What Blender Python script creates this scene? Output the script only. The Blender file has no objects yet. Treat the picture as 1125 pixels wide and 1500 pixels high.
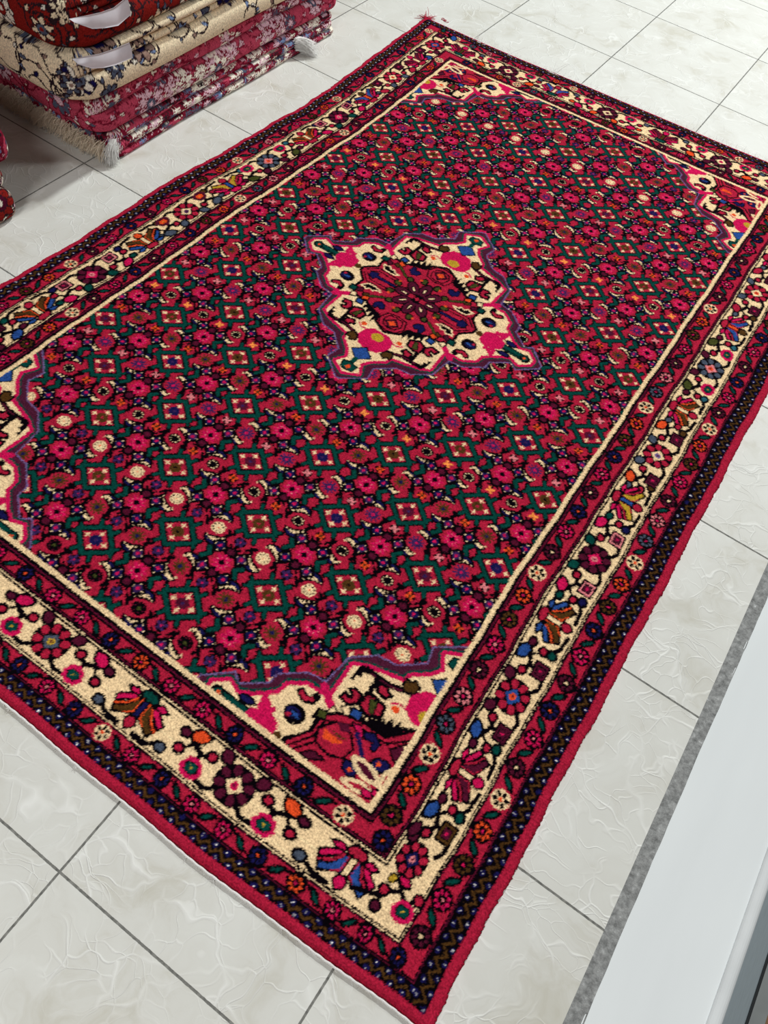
import bpy, math, random
import numpy as np
from mathutils import Matrix, Vector, Euler

# ------------------------------------------------------------------ camera, world, lights
scene = bpy.context.scene
COL = scene.collection
scene.view_settings.view_transform = 'Standard'
scene.view_settings.look = 'None'
scene.view_settings.gamma = 1.0
scene.view_settings.use_curve_mapping = False
scene.view_settings.exposure = 0.06

cam_d = bpy.data.cameras.new('camera')
cam = bpy.data.objects.new('camera', cam_d)
COL.objects.link(cam)
scene.camera = cam
RCV = ((0.8194499832765967, 0.5627974581325699, 0.10844697334413635),
       (0.5271711983125245, -0.6658425917964856, -0.52796228143635),
       (-0.22492721617830613, 0.4898088035848856, -0.8423153111234656))
cam.matrix_world = Matrix((
    (RCV[0][0], -RCV[1][0], -RCV[2][0], 1.44431),
    (RCV[0][1], -RCV[1][1], -RCV[2][1], -3.39783),
    (RCV[0][2], -RCV[1][2], -RCV[2][2], 1.55542),
    (0, 0, 0, 1)))
cam_d.sensor_fit = 'HORIZONTAL'
cam_d.sensor_width = 36.0
cam_d.lens = 1095.26 / 1125 * 36.0
cam_d.clip_start = 0.02

world = bpy.data.worlds.new('world')
scene.world = world
world.use_nodes = True
bg = world.node_tree.nodes['Background']
bg.inputs[0].default_value = (1.0, 0.95, 0.88, 1)
bg.inputs[1].default_value = 0.065


def area_light(name, loc, target, size, power, color=(1, 1, 1)):
    ld = bpy.data.lights.new(name, 'AREA')
    ld.shape = 'DISK'
    ld.size = size
    ld.energy = power
    ld.color = color
    o = bpy.data.objects.new(name, ld)
    COL.objects.link(o)
    o.location = loc
    o.rotation_euler = (Vector(target) - Vector(loc)).to_track_quat('-Z', 'Y').to_euler()
    return o


area_light('ceiling_panel', (2.6, 1.6, 2.9), (0.2, -1.6, 0), 0.8, 62, (0.98, 1, 1))
area_light('ceiling_spot', (0.3, 4.4, 6.2), (0.3, -2.0, 0), 0.5, 510, (0.955, 1, 0.985))
area_light('ceiling_panel', (1.0, -5.2, 3.1), (1.0, -2.6, 0), 1.0, 56, (1, 0.985, 0.975))

# ------------------------------------------------------------------ helpers
rng = np.random.default_rng(11)
random.seed(7)


def srgb(c):
    out = []
    for v in c:
        v = v / 255.0
        out.append(v / 12.92 if v <= 0.04045 else ((v + 0.055) / 1.055) ** 2.4)
    return tuple(out)


def tag(o, label=None, cat=None, group=None, kind=None):
    if label:
        o['label'] = label
    if cat:
        o['category'] = cat
    if group:
        o['group'] = group
    if kind:
        o['kind'] = kind
    return o


def empty(name, loc=(0, 0, 0)):
    o = bpy.data.objects.new(name, None)
    o.empty_display_size = 0.1
    o.location = loc
    COL.objects.link(o)
    return o


def mesh_obj(name, verts, faces, mat, parent=None, smooth=True, colors=None):
    """verts in world space; parents sit unrotated, so local = world - parent location."""
    me = bpy.data.meshes.new(name)
    v = np.asarray(verts, dtype=np.float64).reshape(-1, 3)
    if parent is not None:
        v = v - np.array(parent.location)[None, :]
    if isinstance(faces, np.ndarray):
        nv, nf = len(v), len(faces)
        k = faces.shape[1]
        me.vertices.add(nv)
        me.vertices.foreach_set('co', v.ravel())
        me.loops.add(nf * k)
        me.loops.foreach_set('vertex_index', faces.ravel().astype(np.int32))
        me.polygons.add(nf)
        me.polygons.foreach_set('loop_start', np.arange(nf, dtype=np.int32) * k)
        me.polygons.foreach_set('loop_total', np.full(nf, k, dtype=np.int32))
        me.update(calc_edges=True)
    else:
        me.from_pydata([tuple(p) for p in v], [], faces)
        me.update()
    me.polygons.foreach_set('use_smooth', np.full(len(me.polygons), bool(smooth)))
    if colors is not None:
        a = me.color_attributes.new('dye', 'FLOAT_COLOR', 'POINT')
        c = np.ones((len(v), 4), dtype=np.float32)
        c[:, :3] = colors
        a.data.foreach_set('color', c.ravel())
    me.materials.append(mat)
    o = bpy.data.objects.new(name, me)
    COL.objects.link(o)
    if parent is not None:
        o.parent = parent
    return o


def new_mat(name):
    m = bpy.data.materials.new(name)
    m.use_nodes = True
    nt = m.node_tree
    return m, nt, nt.nodes['Principled BSDF']


def node(nt, kind, **kw):
    n = nt.nodes.new(kind)
    for k, v in kw.items():
        setattr(n, k, v)
    return n


# ------------------------------------------------------------------ materials
def wool_material(name, bump=0.5, scale=260, noise=0.35):
    m, nt, b = new_mat(name)
    at = node(nt, 'ShaderNodeAttribute', attribute_name='dye')
    tc = node(nt, 'ShaderNodeTexCoord')
    n1 = node(nt, 'ShaderNodeTexNoise')
    n1.inputs['Scale'].default_value = scale
    n1.inputs['Detail'].default_value = 3
    nt.links.new(tc.outputs['Object'], n1.inputs['Vector'])
    mr = node(nt, 'ShaderNodeMapRange')
    mr.inputs['From Min'].default_value = 0.3
    mr.inputs['From Max'].default_value = 0.7
    mr.inputs['To Min'].default_value = 1 - noise
    mr.inputs['To Max'].default_value = 1 + noise
    nt.links.new(n1.outputs['Fac'], mr.inputs['Value'])
    mx = node(nt, 'ShaderNodeVectorMath', operation='SCALE')
    nt.links.new(at.outputs['Color'], mx.inputs[0])
    nt.links.new(mr.outputs['Result'], mx.inputs['Scale'])
    nt.links.new(mx.outputs[0], b.inputs['Base Color'])
    b.inputs['Roughness'].default_value = 0.95
    b.inputs['Specular IOR Level'].default_value = 0.03
    b.inputs['Sheen Weight'].default_value = 0.0
    b.inputs['Sheen Roughness'].default_value = 0.5
    bp = node(nt, 'ShaderNodeBump')
    bp.inputs['Strength'].default_value = bump
    bp.inputs['Distance'].default_value = 0.003
    nt.links.new(n1.outputs['Fac'], bp.inputs['Height'])
    nt.links.new(bp.outputs[0], b.inputs['Normal'])
    return m


def plain_material(name, rgb, rough=0.8, metal=0.0, spec=0.3, noise=0.0, nscale=40, stretch=None):
    m, nt, b = new_mat(name)
    c = srgb(rgb)
    b.inputs['Base Color'].default_value = (*c, 1)
    b.inputs['Roughness'].default_value = rough
    b.inputs['Metallic'].default_value = metal
    b.inputs['Specular IOR Level'].default_value = spec
    if noise:
        tc = node(nt, 'ShaderNodeTexCoord')
        mp = node(nt, 'ShaderNodeMapping')
        if stretch:
            mp.inputs['Scale'].default_value = stretch
        nt.links.new(tc.outputs['Object'], mp.inputs['Vector'])
        n1 = node(nt, 'ShaderNodeTexNoise')
        n1.inputs['Scale'].default_value = nscale
        n1.inputs['Detail'].default_value = 5
        nt.links.new(mp.outputs[0], n1.inputs['Vector'])
        cr = node(nt, 'ShaderNodeValToRGB')
        cr.color_ramp.elements[0].position = 0.3
        cr.color_ramp.elements[1].position = 0.7
        cr.color_ramp.elements[0].color = (*[x * (1 - noise) for x in c], 1)
        cr.color_ramp.elements[1].color = (*[min(1, x * (1 + noise)) for x in c], 1)
        nt.links.new(n1.outputs['Fac'], cr.inputs['Fac'])
        nt.links.new(cr.outputs['Color'], b.inputs['Base Color'])
    return m


def tile_material():
    m, nt, b = new_mat('glazed_tile')
    L = nt.links.new
    geo = node(nt, 'ShaderNodeNewGeometry')
    sc = node(nt, 'ShaderNodeVectorMath', operation='SCALE')
    sc.inputs['Scale'].default_value = 2.0          # one unit per half-metre tile
    L(geo.outputs['Position'], sc.inputs[0])
    # small waver of the joints
    nz = node(nt, 'ShaderNodeTexNoise')
    nz.inputs['Scale'].default_value = 60
    L(sc.outputs[0], nz.inputs['Vector'])
    sep = node(nt, 'ShaderNodeSeparateXYZ')
    L(sc.outputs[0], sep.inputs[0])
    ds = []
    for ax in (0, 1):
        ad = node(nt, 'ShaderNodeMath', operation='ADD')
        ad.inputs[1].default_value = 0.5
        L(sep.outputs[ax], ad.inputs[0])
        fr = node(nt, 'ShaderNodeMath', operation='FRACT')
        L(ad.outputs[0], fr.inputs[0])
        sb = node(nt, 'ShaderNodeMath', operation='SUBTRACT')
        sb.inputs[1].default_value = 0.5
        L(fr.outputs[0], sb.inputs[0])
        ab = node(nt, 'ShaderNodeMath', operation='ABSOLUTE')
        L(sb.outputs[0], ab.inputs[0])
        ds.append(ab)
    mn = node(nt, 'ShaderNodeMath', operation='MINIMUM')
    L(ds[0].outputs[0], mn.inputs[0])
    L(ds[1].outputs[0], mn.inputs[1])
    jw = node(nt, 'ShaderNodeMath', operation='MULTIPLY_ADD')
    jw.inputs[1].default_value = 0.003
    L(nz.outputs['Fac'], jw.inputs[0])
    L(mn.outputs[0], jw.inputs[2])
    grout = node(nt, 'ShaderNodeMapRange')
    grout.inputs['From Min'].default_value = 0.0052
    grout.inputs['From Max'].default_value = 0.0066
    grout.inputs['To Min'].default_value = 1
    grout.inputs['To Max'].default_value = 0
    L(jw.outputs[0], grout.inputs['Value'])
    # per tile offset
    fl = node(nt, 'ShaderNodeVectorMath', operation='FLOOR')
    L(sc.outputs[0], fl.inputs[0])
    wn = node(nt, 'ShaderNodeTexWhiteNoise')
    L(fl.outputs[0], wn.inputs['Vector'])
    off = node(nt, 'ShaderNodeVectorMath', operation='MULTIPLY_ADD')
    off.inputs[1].default_value = (7, 7, 7)
    L(wn.outputs['Color'], off.inputs[0])
    L(sc.outputs[0], off.inputs[2])
    # distorted cells: raised crinkle veins
    dn = node(nt, 'ShaderNodeTexNoise')
    dn.inputs['Scale'].default_value = 3.2
    dn.inputs['Detail'].default_value = 2.5
    dn.inputs['Roughness'].default_value = 0.55
    L(off.outputs[0], dn.inputs['Vector'])
    dv = node(nt, 'ShaderNodeVectorMath', operation='MULTIPLY_ADD')
    dv.inputs[1].default_value = (0.42, 0.42, 0.0)
    L(dn.outputs['Color'], dv.inputs[0])
    L(off.outputs[0], dv.inputs[2])
    veins = []
    for s_, w in ((4.6, 0.032), (10.5, 0.045)):
        vo = node(nt, 'ShaderNodeTexVoronoi', feature='DISTANCE_TO_EDGE')
        vo.inputs['Scale'].default_value = s_
        L(dv.outputs[0], vo.inputs['Vector'])
        mr = node(nt, 'ShaderNodeMapRange')
        mr.inputs['From Max'].default_value = w
        mr.inputs['To Min'].default_value = 1
        mr.inputs['To Max'].default_value = 0
        L(vo.outputs['Distance'], mr.inputs['Value'])
        veins.append(mr)
    # veins fade in and out
    fd = node(nt, 'ShaderNodeTexNoise')
    fd.inputs['Scale'].default_value = 5.5
    fd.inputs['Detail'].default_value = 2
    L(off.outputs[0], fd.inputs['Vector'])
    fm = node(nt, 'ShaderNodeMapRange')
    fm.inputs['From Min'].default_value = 0.38
    fm.inputs['From Max'].default_value = 0.62
    L(fd.outputs['Fac'], fm.inputs['Value'])
    mxv = node(nt, 'ShaderNodeMath', operation='MAXIMUM')
    v2 = node(nt, 'ShaderNodeMath', operation='MULTIPLY')
    v2.inputs[1].default_value = 0.7
    L(veins[1].outputs[0], v2.inputs[0])
    L(veins[0].outputs[0], mxv.inputs[0])
    L(v2.outputs[0], mxv.inputs[1])
    vein = node(nt, 'ShaderNodeMath', operation='MULTIPLY')
    L(mxv.outputs[0], vein.inputs[0])
    L(fm.outputs[0], vein.inputs[1])
    # base cloud tones
    cn = node(nt, 'ShaderNodeTexNoise')
    cn.inputs['Scale'].default_value = 4.0
    cn.inputs['Detail'].default_value = 6
    cn.inputs['Roughness'].default_value = 0.62
    L(dv.outputs[0], cn.inputs['Vector'])
    cr = node(nt, 'ShaderNodeValToRGB')
    cr.color_ramp.elements[0].position = 0.30
    cr.color_ramp.elements[0].color = (*srgb((205, 202, 190)), 1)
    cr.color_ramp.elements[1].position = 0.66
    cr.color_ramp.elements[1].color = (*srgb((226, 226, 220)), 1)
    e = cr.color_ramp.elements.new(0.46)
    e.color = (*srgb((220, 219, 212)), 1)
    L(cn.outputs['Fac'], cr.inputs['Fac'])
    m1 = node(nt, 'ShaderNodeMix', data_type='RGBA')
    m1.inputs[7].default_value = (*srgb((246, 246, 242)), 1)
    vs = node(nt, 'ShaderNodeMath', operation='MULTIPLY')
    vs.inputs[1].default_value = 0.6
    L(vein.outputs[0], vs.inputs[0])
    L(vs.outputs[0], m1.inputs[0])
    L(cr.outputs['Color'], m1.inputs[6])
    gn = node(nt, 'ShaderNodeTexNoise')
    gn.inputs['Scale'].default_value = 40
    L(sc.outputs[0], gn.inputs['Vector'])
    gr = node(nt, 'ShaderNodeValToRGB')
    gr.color_ramp.elements[0].position = 0.35
    gr.color_ramp.elements[0].color = (*srgb((104, 104, 100)), 1)
    gr.color_ramp.elements[1].position = 0.72
    gr.color_ramp.elements[1].color = (*srgb((150, 149, 143)), 1)
    L(gn.outputs['Fac'], gr.inputs['Fac'])
    m2 = node(nt, 'ShaderNodeMix', data_type='RGBA')
    L(grout.outputs[0], m2.inputs[0])
    L(m1.outputs[2], m2.inputs[6])
    L(gr.outputs['Color'], m2.inputs[7])
    L(m2.outputs[2], b.inputs['Base Color'])
    rg = node(nt, 'ShaderNodeMapRange')
    rg.inputs['To Min'].default_value = 0.46
    rg.inputs['To Max'].default_value = 0.9
    L(grout.outputs[0], rg.inputs['Value'])
    L(rg.outputs[0], b.inputs['Roughness'])
    b.inputs['Specular IOR Level'].default_value = 0.22
    # bump
    hb = node(nt, 'ShaderNodeMath', operation='MULTIPLY_ADD')
    hb.inputs[1].default_value = 0.35
    L(cn.outputs['Fac'], hb.inputs[0])
    L(vein.outputs[0], hb.inputs[2])
    hc = node(nt, 'ShaderNodeMath', operation='SUBTRACT')
    L(hb.outputs[0], hc.inputs[0])
    L(grout.outputs[0], hc.inputs[1])
    bp = node(nt, 'ShaderNodeBump')
    bp.inputs['Strength'].default_value = 0.5
    bp.inputs['Distance'].default_value = 0.0022
    L(hc.outputs[0], bp.inputs['Height'])
    L(bp.outputs[0], b.inputs['Normal'])
    return m


def cement_material():
    m, nt, b = new_mat('cement_joint')
    L = nt.links.new
    geo = node(nt, 'ShaderNodeNewGeometry')
    n1 = node(nt, 'ShaderNodeTexNoise')
    n1.inputs['Scale'].default_value = 75
    n1.inputs['Detail'].default_value = 8
    n1.inputs['Roughness'].default_value = 0.7
    L(geo.outputs['Position'], n1.inputs['Vector'])
    cr = node(nt, 'ShaderNodeValToRGB')
    cr.color_ramp.elements[0].position = 0.32
    cr.color_ramp.elements[0].color = (*srgb((104, 105, 104)), 1)
    cr.color_ramp.elements[1].position = 0.62
    cr.color_ramp.elements[1].color = (*srgb((168, 169, 168)), 1)
    e = cr.color_ramp.elements.new(0.70)
    e.color = (*srgb((222, 224, 224)), 1)
    L(n1.outputs['Fac'], cr.inputs['Fac'])
    L(cr.outputs['Color'], b.inputs['Base Color'])
    b.inputs['Roughness'].default_value = 0.8
    bp = node(nt, 'ShaderNodeBump')
    bp.inputs['Strength'].default_value = 0.8
    bp.inputs['Distance'].default_value = 0.004
    L(n1.outputs['Fac'], bp.inputs['Height'])
    L(bp.outputs[0], b.inputs['Normal'])
    return m


M_TILE = tile_material()
M_CEMENT = cement_material()
M_SLAB = plain_material('glossy_white_slab', (238, 242, 243), 0.18, 0, 0.5, 0.03, 3.0, (3, 0.6, 1))
M_RAIL = plain_material('white_enamel_rail', (226, 229, 230), 0.25, 0, 0.5, 0.05, 14, (1, 1, 1))
M_ALU = plain_material('brushed_aluminium', (176, 188, 194), 0.35, 0.6, 0.5, 0.06, 30, (30, 1, 1))
M_DARK = plain_material('dark_rubber', (38, 40, 42), 0.6)
M_GREY = plain_material('grey_metal', (150, 154, 154), 0.4, 0.4, 0.5, 0.08, 25)
M_BROWN = plain_material('brown_wood', (120, 88, 66), 0.6, 0, 0.3, 0.2, 30, (20, 1, 1))
M_WOOL = wool_material('knotted_wool')
M_WOOL2 = wool_material('folded_wool', 0.5, 220, 0.22)
M_COTTON = plain_material('cotton_thread', (248, 247, 244), 0.9, 0, 0.1, 0.06, 200)
M_COTTON_WARM = plain_material('cream_cotton_thread', (244, 230, 208), 0.9, 0, 0.1, 0.1, 200)
M_CLOTH = plain_material('white_label_cloth', (226, 222, 228), 0.75, 0, 0.2, 0.03, 60)
M_REDYARN = plain_material('crimson_yarn', (190, 40, 70), 0.95, 0, 0.1, 0.15, 200)

# ------------------------------------------------------------------ floor and threshold
XT = 1.883            # where the tiles stop
XS = 1.908


def box(name, x0, x1, y0, y1, z0, z1, mat, parent=None, bev=0.0):
    import bmesh
    bm = bmesh.new()
    bmesh.ops.create_cube(bm, size=1)
    for v in bm.verts:
        v.co = Vector(((x0 + x1) / 2 + v.co.x * (x1 - x0), (y0 + y1) / 2 + v.co.y * (y1 - y0),
                       (z0 + z1) / 2 + v.co.z * (z1 - z0)))
    if bev:
        bmesh.ops.bevel(bm, geom=bm.edges[:], offset=bev, segments=3, affect='EDGES', profile=0.5)
    if parent:
        for v in bm.verts:
            v.co -= parent.location
    me = bpy.data.meshes.new(name)
    bm.to_mesh(me)
    bm.free()
    me.materials.append(mat)
    o = bpy.data.objects.new(name, me)
    COL.objects.link(o)
    if parent:
        o.parent = parent
    return o


fl = box('floor', -4.5, XT, -5.5, 4.5, -0.06, 0.0, M_TILE)
tag(fl, kind='structure')
# rough cement joint strip between the tiles and the slab
ny = 500
ys = np.linspace(-5.5, 4.5, ny)
rr = np.random.default_rng(3)
wob = np.convolve(rr.normal(0, 1, ny + 20), np.ones(8) / 8, 'same')[10:-10] * 0.0026
vv, ff = [], []
for k, y in enumerate(ys):
    e = rr.normal(0, 0.0008)
    for x, z in ((XT - 0.001, 0.0003), (XT + 0.008, 0.0018 + e), (XT + 0.017, 0.0026 - e),
                 (XS + 0.003 + wob[k], 0.0046), (XS + 0.006, -0.02)):
        vv.append((x, y, z))
for k in range(ny - 1):
    for q in range(4):
        a = k * 5 + q
        ff.append((a, a + 1, a + 6, a + 5))
tag(mesh_obj('trim_1', vv, ff, M_CEMENT, smooth=False), kind='structure')
tag(box('trim_2', XS, 2.100, -5.5, 4.5, -0.06, 0.004, M_SLAB, None, 0.002), kind='structure')

# aluminium door track lying beside the slab
tr = empty('door_track', (2.14, -1.0, 0))
tag(tr, 'white and grey metal sliding door track beside the glossy slab', 'door track')


def sweep_y(name, prof, y0, y1, mat, parent):
    v = [(x, y, z) for y in (y0, y1) for x, z in prof]
    n = len(prof)
    f = [(k, (k + 1) % n, n + (k + 1) % n, n + k) for k in range(n)]
    f += [tuple(range(n))[::-1], tuple(range(n, 2 * n))]
    return mesh_obj(name, v, f, mat, parent, smooth=False)


rail = [(2.0995, -0.01)] + [(2.112 + 0.0125 * -math.cos(a), 0.004 + 0.009 * math.sin(a))
                            for a in np.linspace(0, math.pi, 10)] + [(2.1245, -0.01)]
sweep_y('rail', rail, -5.5, 4.5, M_RAIL, tr)
sweep_y('base_plate', [(2.1245, -0.01), (2.1245, 0.004), (2.160, 0.004), (2.160, -0.01)], -5.5, 4.5, M_ALU, tr)
sweep_y('gasket', [(2.160, -0.01), (2.160, 0.008), (2.162, 0.010), (2.164, 0.008), (2.164, -0.01)], -5.5, 4.5, M_DARK, tr)
sweep_y('outer_plate', [(2.164, -0.01), (2.164, 0.004), (2.192, 0.004), (2.192, -0.01)], -5.5, 4.5, M_GREY, tr)
tag(box('trim_3', 2.192, 2.9, -5.5, 4.5, -0.06, 0.002, M_BROWN), kind='structure')

# ------------------------------------------------------------------ rug pattern drawing
PAL = dict(
    red=(176, 30, 58), black=(8, 4, 9), cream=(246, 212, 164), pink=(206, 20, 82), green=(6, 66, 58),
    navy=(24, 22, 74), maroon=(82, 18, 42), brown=(80, 52, 22), orange=(232, 78, 36), blue=(40, 76, 144),
    grey=(74, 82, 98), gold=(190, 152, 44), purple=(58, 34, 84), band=(78, 26, 50), lav=(112, 92, 140),
    white=(240, 236, 232), olive=(66, 70, 30), rose=(228, 130, 134), bright=(255, 150, 70), teal=(44, 98, 112),
    edge=(174, 30, 58), bcol=(96, 16, 44))
NAMES = list(PAL)
IDX = {n: i for i, n in enumerate(NAMES)}
LIN = np.array([srgb(PAL[n]) for n in NAMES])


class Canvas:
    def __init__(self, w, h, res, bgc):
        self.res = res
        self.w, self.h = int(w * res), int(h * res)
        self.a = np.full((self.h, self.w), IDX[bgc], dtype=np.uint8)
        self.m = (1, 0, 0, 1, 0, 0)

    def at(self, ox, oy, ang=0, sx=1, sy=1):
        c, s = math.cos(ang), math.sin(ang)
        self.m = (c * sx, -s * sy, s * sx, c * sy, ox, oy)
        return self

    def mat(self, a, b, c, d, ox, oy):
        self.m = (a, b, c, d, ox, oy)
        return self

    def tf(self, pts):
        a, b, c, d, ox, oy = self.m
        p = np.asarray(pts, dtype=float)
        return np.stack([(a * p[:, 0] + b * p[:, 1] + ox) * self.res,
                         (c * p[:, 0] + d * p[:, 1] + oy) * self.res], 1)

    def _grid(self, p, pad):
        x0 = max(0, int(p[:, 0].min() - pad))
        x1 = min(self.w, int(p[:, 0].max() + pad) + 2)
        y0 = max(0, int(p[:, 1].min() - pad))
        y1 = min(self.h, int(p[:, 1].max() + pad) + 2)
        if x1 <= x0 or y1 <= y0:
            return None
        X = (np.arange(x0, x1) + 0.5)[None, :]
        Y = (np.arange(y0, y1) + 0.5)[:, None]
        return x0, x1, y0, y1, X, Y

    def poly(self, pts, fill=None, edge=None, ew=0.4, closed=True):
        p = self.tf(pts)
        hw = ew * self.res / 2 if edge else 0
        g = self._grid(p, hw)
        if g is None:
            return
        x0, x1, y0, y1, X, Y = g
        sub = self.a[y0:y1, x0:x1]
        n = len(p)
        if fill:
            ins = np.zeros(sub.shape, bool)
            for k in range(n):
                ax, ay = p[k]
                bx, by = p[(k + 1) % n]
                if ay == by:
                    continue
                cnd = ((ay > Y) != (by > Y)) & (X < (bx - ax) * (Y - ay) / (by - ay) + ax)
                ins ^= cnd
            sub[ins] = IDX[fill]
        if edge:
            st = np.zeros(sub.shape, bool)
            for k in range(n if closed else n - 1):
                a_ = p[k]
                d_ = p[(k + 1) % n] - a_
                L2 = d_ @ d_ + 1e-9
                t = np.clip(((X - a_[0]) * d_[0] + (Y - a_[1]) * d_[1]) / L2, 0, 1)
                st |= ((X - a_[0] - t * d_[0]) ** 2 + (Y - a_[1] - t * d_[1]) ** 2) <= hw * hw
            sub[st] = IDX[edge]

    def line(self, pts, col, w):
        self.poly(pts, None, col, w, closed=False)

    def ell(self, cx, cy, rx, ry=None, fill=None, edge=None, ew=0.4, ang=0, n=14):
        ry = rx if ry is None else ry
        c, s = math.cos(ang), math.sin(ang)
        pts = []
        for k in range(n):
            t = 2 * math.pi * k / n
            x, y = rx * math.cos(t), ry * math.sin(t)
            pts.append((cx + c * x - s * y, cy + s * x + c * y))
        self.poly(pts, fill, edge, ew)

    def dia(self, cx, cy, rx, ry=None, fill=None, edge=None, ew=0.4):
        ry = rx if ry is None else ry
        self.poly([(cx - rx, cy), (cx, cy - ry), (cx + rx, cy), (cx, cy + ry)], fill, edge, ew)

    def leaf(self, x0, y0, x1, y1, w, fill, edge='black', ew=0.45):
        dx, dy = x1 - x0, y1 - y0
        nx, ny_ = -dy, dx
        l = math.hypot(dx, dy)
        nx, ny_ = nx / l * w, ny_ / l * w
        f = lambda t, s: (x0 + dx * t + nx * s, y0 + dy * t + ny_ * s)
        self.poly([f(0, 0), f(.25, .8), f(.5, 1), f(.78, .75), f(1, 0), f(.78, -.75), f(.5, -1), f(.25, -.8)], fill, edge, ew)


RW, RL = 193.6, 304.0
cv = Canvas(RW, RL, 8, 'red')

# lattice of the field
UN = [5.5, 18.5, 31.0, 43.6, 55.6, 67.8, 80.0, 92.9, 106.1, 119.7, 132.5, 145.3, 158.0, 171]
VN = [11, 24, 37, 49.9, 63, 75.8, 88.2, 100.4, 113, 126, 139.5, 153, 166, 179.5, 192.5, 206, 219.3, 231.4, 243.4, 255.4, 268, 281, 294]
U0I, V0I = -2, -2
ROWC = {-1: ('olive', 'purple'), 0: ('brown', 'purple'), 1: ('cream', 'purple'), 2: ('black', 'orange'), 3: ('purple', 'rose'), 4: ('brown', 'orange'),
        5: ('black', 'bright'), 6: ('purple', 'rose'), 7: ('brown', 'orange'), 8: ('black', 'rose')}


def rowcol(k):
    return ROWC.get(k if k <= 8 else 17 - k, ('olive', 'purple'))


def green_box(c, cen):
    S = [(-5.2, 0), (0, 4.3), (5.2, 0), (0, -4.3)]
    c.poly(S, 'red', 'black', 1.75)
    for sx in (-1, 1):
        for sy in (-1, 1):
            c.line([(sx * 1.6, sy * 3.1), (sx * 2.6, sy * 4.9)], 'black', 1.5)
            c.line([(sx * 4.6, sy * .4), (sx * 5.9, sy * 1.3)], 'black', 1.3)
    for sx in (-1, 1):
        for sy in (-1, 1):
            c.line([(sx * 1.6, sy * 3.1), (sx * 2.5, sy * 4.7)], 'green', .9)
            c.line([(sx * 4.6, sy * .4), (sx * 5.7, sy * 1.2)], 'green', .7)
    c.poly(S, None, 'green', .98)
    for sx, sy in ((0, 2.0), (2.5, 0), (-2.5, 0), (0, -2.0)):
        c.poly([(sx + r * math.cos(t), sy + r * math.sin(t)) for t, r in
                [(k * math.pi / 4, (.95 if k % 2 == 0 else .35)) for k in range(8)]], 'cream')
    col = {0: 'navy', 1: 'brown', 2: 'maroon', 3: 'brown'}[cen]
    for k in range(8):
        t = k * math.pi / 4 + .39
        c.ell(1.15 * math.cos(t), 1.0 * math.sin(t), .52, fill=col, n=8)
    c.ell(0, 0, .8, fill=col)
    c.ell(0, 0, .42, fill={0: 'purple', 1: 'black', 2: 'purple', 3: 'red'}[cen], n=8)


def navy_dia(c, x, y, col='navy'):
    c.dia(x, y, 1.85, 1.85, 'black', 'black', .75)
    c.dia(x, y, 1.35, 1.35, col)
    c.dia(x, y, .55, .55, 'pink')
    for dx, dy in ((1.2, 0), (-1.2, 0), (0, 1.2), (0, -1.2)):
        c.ell(x + dx, y + dy, .19, fill='cream', n=6)


def pink_flower(c, par):
    # black tendrils holding the four diamonds
    for sy in (-1, 1):
        c.line([(-1.4, sy * 4.9), (0, sy * 3.6), (1.4, sy * 4.9)], 'black', .55)
        c.line([(-3.2, sy * 3), (0, sy * 3.2), (3.2, sy * 3)], 'black', .7)
    c.line([(-3.2, -3), (-4.0, 0), (-3.2, 3)], 'black', .7)
    c.line([(3.2, -3), (4.0, 0), (3.2, 3)], 'black', .7)
    for sx in (-1, 1):
        for sy in (-1, 1):
            c.line([(sx * 3.1, sy * 3.1), (sx * 1.2, sy * 3.6)], 'black', .55)
            c.line([(sx * 3.1, sy * 3.1), (sx * 4.0, sy * 1.2)], 'black', .55)
    for sy in (-1, 1):
        c.ell(0, sy * 3.25, 1.35, 1.2, 'maroon', 'black', .75)
        c.ell(0, sy * 3.25, .35, fill='bcol', n=6)
        # small tuft between the cells
        c.dia(sy * .2, sy * 5.2, .9, .5, 'black')
    for sx in (-1, 1):
        c.line([(sx * 4.9, 1.5), (sx * 3.7, .2), (sx * 4.9, -1.3)], 'black', 1.75)
        c.line([(sx * 4.9, 1.5), (sx * 3.7, .2), (sx * 4.9, -1.3)], 'green', 1.0)
    for sx in (-1, 1):
        for sy in (-1, 1):
            navy_dia(c, sx * 3.1, sy * 3.15, 'navy' if (sx * sy * par) > 0 else 'purple')
    for k in range(8):
        t = k * math.pi / 4 + .2
        c.ell(1.5 * math.cos(t), 1.5 * math.sin(t), .82, .5, 'pink', ang=t, n=10)
    c.ell(0, 0, 1.5, fill='pink')
    for k in range(8):
        t = k * math.pi / 4 + .6
        c.ell(1.35 * math.cos(t), 1.35 * math.sin(t), .16, fill='rose', n=6)
    c.dia(0, 0, .9, .9, 'black')


def curl(c):
    c.poly([(-2.9, 2.2), (-2.5, 3.8), (-1.4, 4.7), (.2, 5.0), (1.8, 4.5), (2.9, 3.2), (2.8, 1.8), (1.7, 2.1), (.3, 2.3), (-1.4, 2.1)], 'black')
    c.poly([(-1.9, 3.9), (-.6, 4.5), (.8, 4.4), (1.9, 3.6), (2.3, 2.6), (1.2, 3.4), (0, 3.8), (-1.2, 3.6)], 'navy')
    c.poly([(-2.4, 2.7), (-2.0, 3.4), (-1.0, 3.6), (.1, 3.7), (1.1, 3.3), (1.7, 2.6), (1.0, 2.7), (.6, 3.1), (.2, 2.6), (-.3, 3.2), (-.7, 2.6), (-1.2, 3.1), (-1.8, 2.4)], 'cream')
    c.ell(-2.2, 2.0, .3, fill='cream', n=6)
    c.ell(2.1, 2.3, .22, fill='cream', n=6)


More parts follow.
